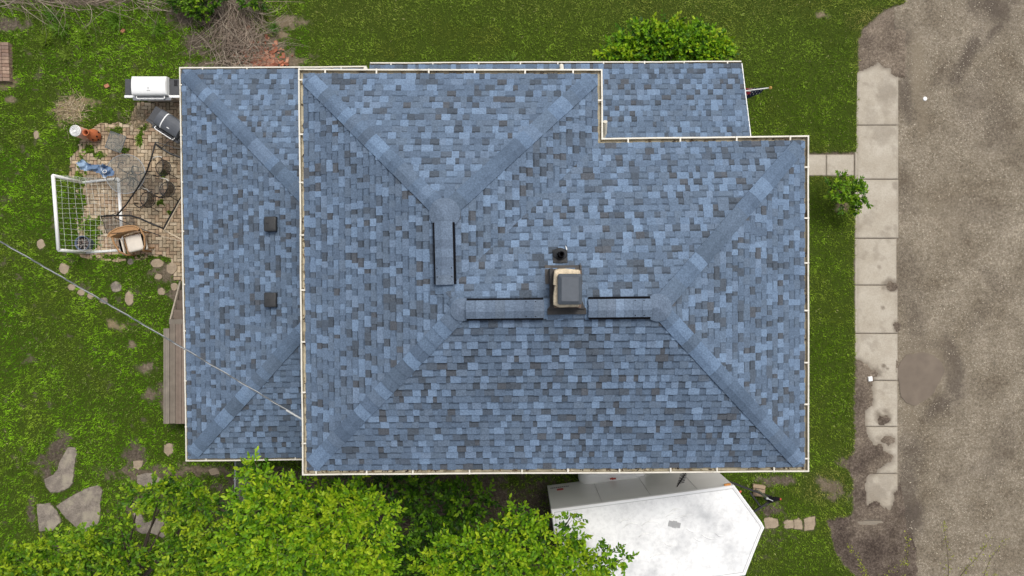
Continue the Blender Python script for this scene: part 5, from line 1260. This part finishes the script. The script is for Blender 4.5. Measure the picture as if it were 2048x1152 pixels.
def foliage_plant(name, label, cat, base, blobs, L0, dens, pal, group=None, seed=1, trunk_r=.07, lightness=.3, twigL=.32, flat=.75):
    """blobs: (px,py,z,r_m). leaves grow on twigs that radiate from limbs to each blob"""
    rng = np.random.default_rng(seed); bx = P(base[0], base[1], 0); t = absthing(name, label, cat, bx, group)
    cen = []; dr = []; cl = []; mbb = MB()
    pal = np.array(pal, float)
    mb = MB(); bz = [P(x, y, z) for x, y, z, r_ in blobs]
    fork = bx.lerp(sum(bz, Vector())/len(bz), .35); mz = min(b.z for b in bz); fork.z = max(.15, mz*.35); mb.tube([bx, bx.lerp(fork, .5)+Vector((.05, 0, 0)), fork], [trunk_r*1.3, trunk_r*1.1, trunk_r], 8); part('trunk', mb, M['bark'], t, True)
    for (x, y, z, r_), c in zip(blobs, bz):
        mid = fork.lerp(c, .5)+Vector((random.uniform(-.2, .2), random.uniform(-.2, .2), -.12*r_)); mbb.tube([fork, mid, c], [trunk_r*.55, trunk_r*.3, trunk_r*.12], 5)
        nt = max(6, int(dens*r_**2*1.0)); bb = rng.normal(0, .5)
        for k in range(nt):
            v = rng.normal(0, 1, 3); v /= np.linalg.norm(v); 
            if v[2] < -.25: v[2] *= -1
            rr = r_*rng.uniform(.35, 1.0)**.6; p = np.array(c)+v*rr*np.array([1, 1, flat]); dv = v*np.array([1, 1, .5])+rng.normal(0, .5, 3)+np.array([0, 0, .35]); dv /= np.linalg.norm(dv)
            tl = twigL*rng.uniform(.5, 1.2); nl = rng.integers(7, 12); side = np.cross(dv, [0, 0, 1]); side /= np.linalg.norm(side)+1e-9
            e = p+dv*tl
            if k % 3 == 0: mbb.tube([tuple(p-dv*.2), tuple(p), tuple(e)], .004, 3, cap=False)
            yw = np.clip(rng.normal(lightness, .22)+bb*.12+(.25*(rr/r_-.7))+(.2*(v[2]-.3)), 0, 1)  # outer and upper leaves paler, painting sunlit tops into the leaf colour
            for j in range(nl):
                f = (j+.5)/nl; q = p+dv*tl*f; sg = 1 if j % 2 else -1; an = rng.uniform(.5, 1.1)
                d_ = dv*np.cos(an)+side*sg*np.sin(an)+rng.normal(0, .28, 3)
                if j >= nl-2: d_ = dv+rng.normal(0, .35, 3)
                cen.append(q); dr.append(d_)
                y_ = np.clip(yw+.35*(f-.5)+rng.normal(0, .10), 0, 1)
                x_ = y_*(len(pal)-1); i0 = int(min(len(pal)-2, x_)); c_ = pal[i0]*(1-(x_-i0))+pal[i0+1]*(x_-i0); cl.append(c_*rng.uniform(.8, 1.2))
    part('branches', mbb, M['bark'], t)
    cen = np.array(cen); dr = np.array(dr); cl = np.array(cl); n = len(cen)
    L = L0*rng.uniform(.6, 1.25, n); V, Fc, C = leaves_np(cen, dr, L, L*rng.uniform(.42, .62, n), cl, rng)
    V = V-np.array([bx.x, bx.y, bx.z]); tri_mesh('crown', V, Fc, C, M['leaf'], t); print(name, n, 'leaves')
    return t
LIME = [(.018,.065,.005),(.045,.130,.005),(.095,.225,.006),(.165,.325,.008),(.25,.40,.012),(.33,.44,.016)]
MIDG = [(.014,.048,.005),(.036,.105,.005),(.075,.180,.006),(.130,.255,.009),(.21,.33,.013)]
def bl(lst, z, k=1.0): return [(x, y, z+dz, r_*sc(z+dz)*k) for x, y, r_, dz in lst]
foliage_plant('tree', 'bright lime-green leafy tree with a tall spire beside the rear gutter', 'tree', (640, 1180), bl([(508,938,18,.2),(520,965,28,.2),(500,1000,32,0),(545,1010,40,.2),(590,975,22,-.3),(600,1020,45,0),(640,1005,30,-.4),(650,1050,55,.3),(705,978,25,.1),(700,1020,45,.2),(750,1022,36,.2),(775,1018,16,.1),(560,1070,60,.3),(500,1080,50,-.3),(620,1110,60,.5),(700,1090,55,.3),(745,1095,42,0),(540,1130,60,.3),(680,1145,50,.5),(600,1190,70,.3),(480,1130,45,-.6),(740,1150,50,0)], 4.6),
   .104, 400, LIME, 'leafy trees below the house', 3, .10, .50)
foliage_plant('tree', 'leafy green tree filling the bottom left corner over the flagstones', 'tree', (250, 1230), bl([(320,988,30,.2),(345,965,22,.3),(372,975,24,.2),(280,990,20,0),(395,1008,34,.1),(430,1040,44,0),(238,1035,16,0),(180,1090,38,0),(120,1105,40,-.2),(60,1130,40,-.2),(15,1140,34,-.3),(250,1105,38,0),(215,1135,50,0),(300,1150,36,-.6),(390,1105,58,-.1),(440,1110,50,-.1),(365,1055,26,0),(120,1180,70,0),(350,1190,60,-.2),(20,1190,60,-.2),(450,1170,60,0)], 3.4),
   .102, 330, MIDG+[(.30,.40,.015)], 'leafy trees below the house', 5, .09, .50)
foliage_plant('tree', 'low leafy tree with shade-darkened leaves in the gap under the bottom gutter', 'tree', (870, 1110), bl([(735,968,26,0),(820,965,34,0),(855,1000,46,0),(800,1055,46,0),(900,1015,44,0),(940,1000,36,.1),(968,988,18,.1),(870,1060,48,0),(920,1055,40,0),(840,1110,50,0),(690,960,20,-.3),(770,985,26,-.3)], 1.9),
   .115, 190, MIDG, 'leafy trees below the house', 7, .08, .22)  # darker leaf colours paint in the shade of this gap
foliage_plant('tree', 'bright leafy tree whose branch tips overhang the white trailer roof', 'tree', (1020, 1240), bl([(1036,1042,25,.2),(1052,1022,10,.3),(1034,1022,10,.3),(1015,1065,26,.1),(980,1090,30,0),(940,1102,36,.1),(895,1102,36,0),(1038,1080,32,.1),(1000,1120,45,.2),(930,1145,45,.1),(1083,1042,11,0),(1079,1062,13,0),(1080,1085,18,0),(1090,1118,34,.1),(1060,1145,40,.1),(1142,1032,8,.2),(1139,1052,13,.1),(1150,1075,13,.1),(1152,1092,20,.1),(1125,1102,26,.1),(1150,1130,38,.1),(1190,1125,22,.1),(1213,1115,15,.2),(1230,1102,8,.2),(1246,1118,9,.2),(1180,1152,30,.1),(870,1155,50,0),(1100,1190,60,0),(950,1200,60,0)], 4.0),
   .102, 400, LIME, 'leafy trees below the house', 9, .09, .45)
foliage_plant('shrub', 'wide bright green shrub growing against the porch gutter at the top', 'shrub', (1320, 125), bl([(1210,112,18,-.2),(1235,98,22,-.1),(1262,82,24,0),(1290,70,22,.1),(1300,95,34,0),(1335,68,26,.1),(1350,95,34,.1),(1385,85,32,.1),(1400,105,34,0),(1425,90,24,.1),(1440,95,16,.1),(1445,115,16,0),(1262,112,28,-.1),(1410,70,9,.1),(1330,120,40,-.2),(1390,130,40,-.2)], 1.7),
   .10, 560, LIME, 'shrubs', 11, .05, .36, .24)
foliage_plant('shrub', 'small round green shrub beside the sidewalk below the front path', 'shrub', (1683, 400), bl([(1688,368,14,0),(1703,383,22,0),(1672,383,15,0),(1718,392,15,0),(1698,405,16,-.1),(1727,404,7,0),(1713,370,10,0),(1711,420,7,-.2),(1660,373,6,-.1),(1692,420,8,-.2),(1682,352,5,0)], .9),
   .085, 400, MIDG, 'shrubs', 13, .035, .52, .17)
foliage_plant('shrub', 'dark green ivy-like shrub at the top edge beside the dead vines', 'shrub', (410, -10), bl([(395,10,24,0),(425,-5,26,0),(380,-8,26,0),(410,28,12,-.2),(355,0,18,-.1),(500,-2,18,0),(520,8,12,-.1)], .5),
   .075, 620, MIDG, 'shrubs', 17, .03, .35, .15)
# thin yellow-green sapling twigs at bottom right
def sprigs():
    bx = P(1850, 1240, 0); t = absthing('sapling', 'thin bare sapling with sparse yellow-green leaves at the bottom right', 'tree', bx); rng = np.random.default_rng(4)
    mb = MB(); cen = []; dr = []; cl = []; z = 3.0
    tips = [[(1735,1160),(1722,1130),(1708,1105),(1697,1092)],[(1800,1180),(1812,1130),(1818,1100),(1815,1068)],[(1895,1180),(1897,1140),(1895,1105),(1888,1060),(1888,1048)],[(1900,1180),(1930,1140),(1955,1115),(1982,1075)],[(1965,1190),(1968,1150),(1980,1120),(2015,1075)],[(1740,1190),(1760,1150),(1790,1140),(1812,1120)],[(1980,1190),(1982,1160),(1990,1150)],[(1730,1190),(1735,1150),(1722,1140)]]
    for tp_ in tips:
        pts = [bx+Vector((0, 0, .8))]+[P(x, y, z) for x, y in tp_]; mb.tube(pts, [.03, .012, .008, .005, .003][:len(pts)]if len(pts) <= 5 else [.03, .014, .010, .008, .005, .003], 4, cap=False)
        for i in range(1, len(pts)-1):
            for k in range(11):
                f = rng.uniform(); p = np.array(pts[i].lerp(pts[i+1], f)); 
                if rng.uniform() < .25 and i < len(pts)-2: continue
                for m_ in range(2): cen.append(p+rng.normal(0, .035, 3)); dr.append(rng.normal(0, 1, 3)*[1, 1, .4]); cl.append(np.array([.26, .29, .03])*rng.uniform(.6, 1.2))
    mb.tube([bx, bx+Vector((0, 0, .8))], [.05, .03], 6, cap=False); part('trunk', mb, M['bark'], t)
    n = len(cen); L = rng.uniform(.03, .06, n); V, Fc, C = leaves_np(np.array(cen), np.array(dr), L, L*.5, np.array(cl), rng); tri_mesh('crown', V-np.array(bx), Fc, C, M['leaf'], t)
sprigs()
# grass tufts and daylily clumps
def tuft(px, py, r_, label, n=70, seed=0, c0=(.10, .20, .02)):
    rng = np.random.default_rng(seed); q = P(px, py, .04); mb = MB()
    for k in range(n):
        a = rng.uniform(0, 6.28); L = r_*rng.uniform(.5, 1.1); w = .012*rng.uniform(.6, 1.3); d = Vector((math.cos(a), math.sin(a), 0)); s = Vector((-d.y, d.x, 0)); h = L*rng.uniform(.5, 1.0); b = Vector((rng.normal(0, .03), rng.normal(0, .03), 0)); c = shade(c0, rng.uniform(.6, 1.4))
        p0, p1, p2, p3 = b, b+d*L*.35+Vector((0, 0, h*.8)), b+d*L*.75+Vector((0, 0, h)), b+d*L+Vector((0, 0, h*.75))
        mb.mesh([p0+s*w/2, p0-s*w/2, p1+s*w/2, p1-s*w/2, p2+s*w*.4, p2-s*w*.4, p3], [(0,1,3,2),(2,3,5,4),(4,5,6)], c)
    o = mb.obj('grass_tuft', M['grass']); o.location = q; tag(o, label, 'grass tuft', 'long-bladed grass tufts')
tuft(238, 46, .40, 'largest bright grass tuft below the dead twigs', 110, 1)
tuft(130, 62, .36, 'bright grass tuft second from the left along the top bed', 90, 2)
tuft(98, 84, .26, 'small yellowish grass tuft closest to the brick planter', 70, 3, (.14, .22, .02))
tuft(322, 62, .34, 'grass tuft on bare soil right of the largest tuft', 80, 4)
tuft(112, 34, .30, 'leafy green tuft touching the dead twigs at top left', 80, 5, (.08, .19, .02))
tuft(172, 78, .28, 'yellow-green tuft in the lawn below the top bed', 70, 6, (.14, .24, .02))
tuft(140, 112, .26, 'faint yellowish tuft midway between the tufts and straw patch', 60, 7, (.15, .22, .03))
tuft(1022, 128, .34, 'spiky pale tuft sticking out beyond the porch gutter', 40, 8, (.16, .26, .04))
tuft(550, 60, .22, 'green weed clump right of the brush pile', 60, 9, (.08, .18, .03))
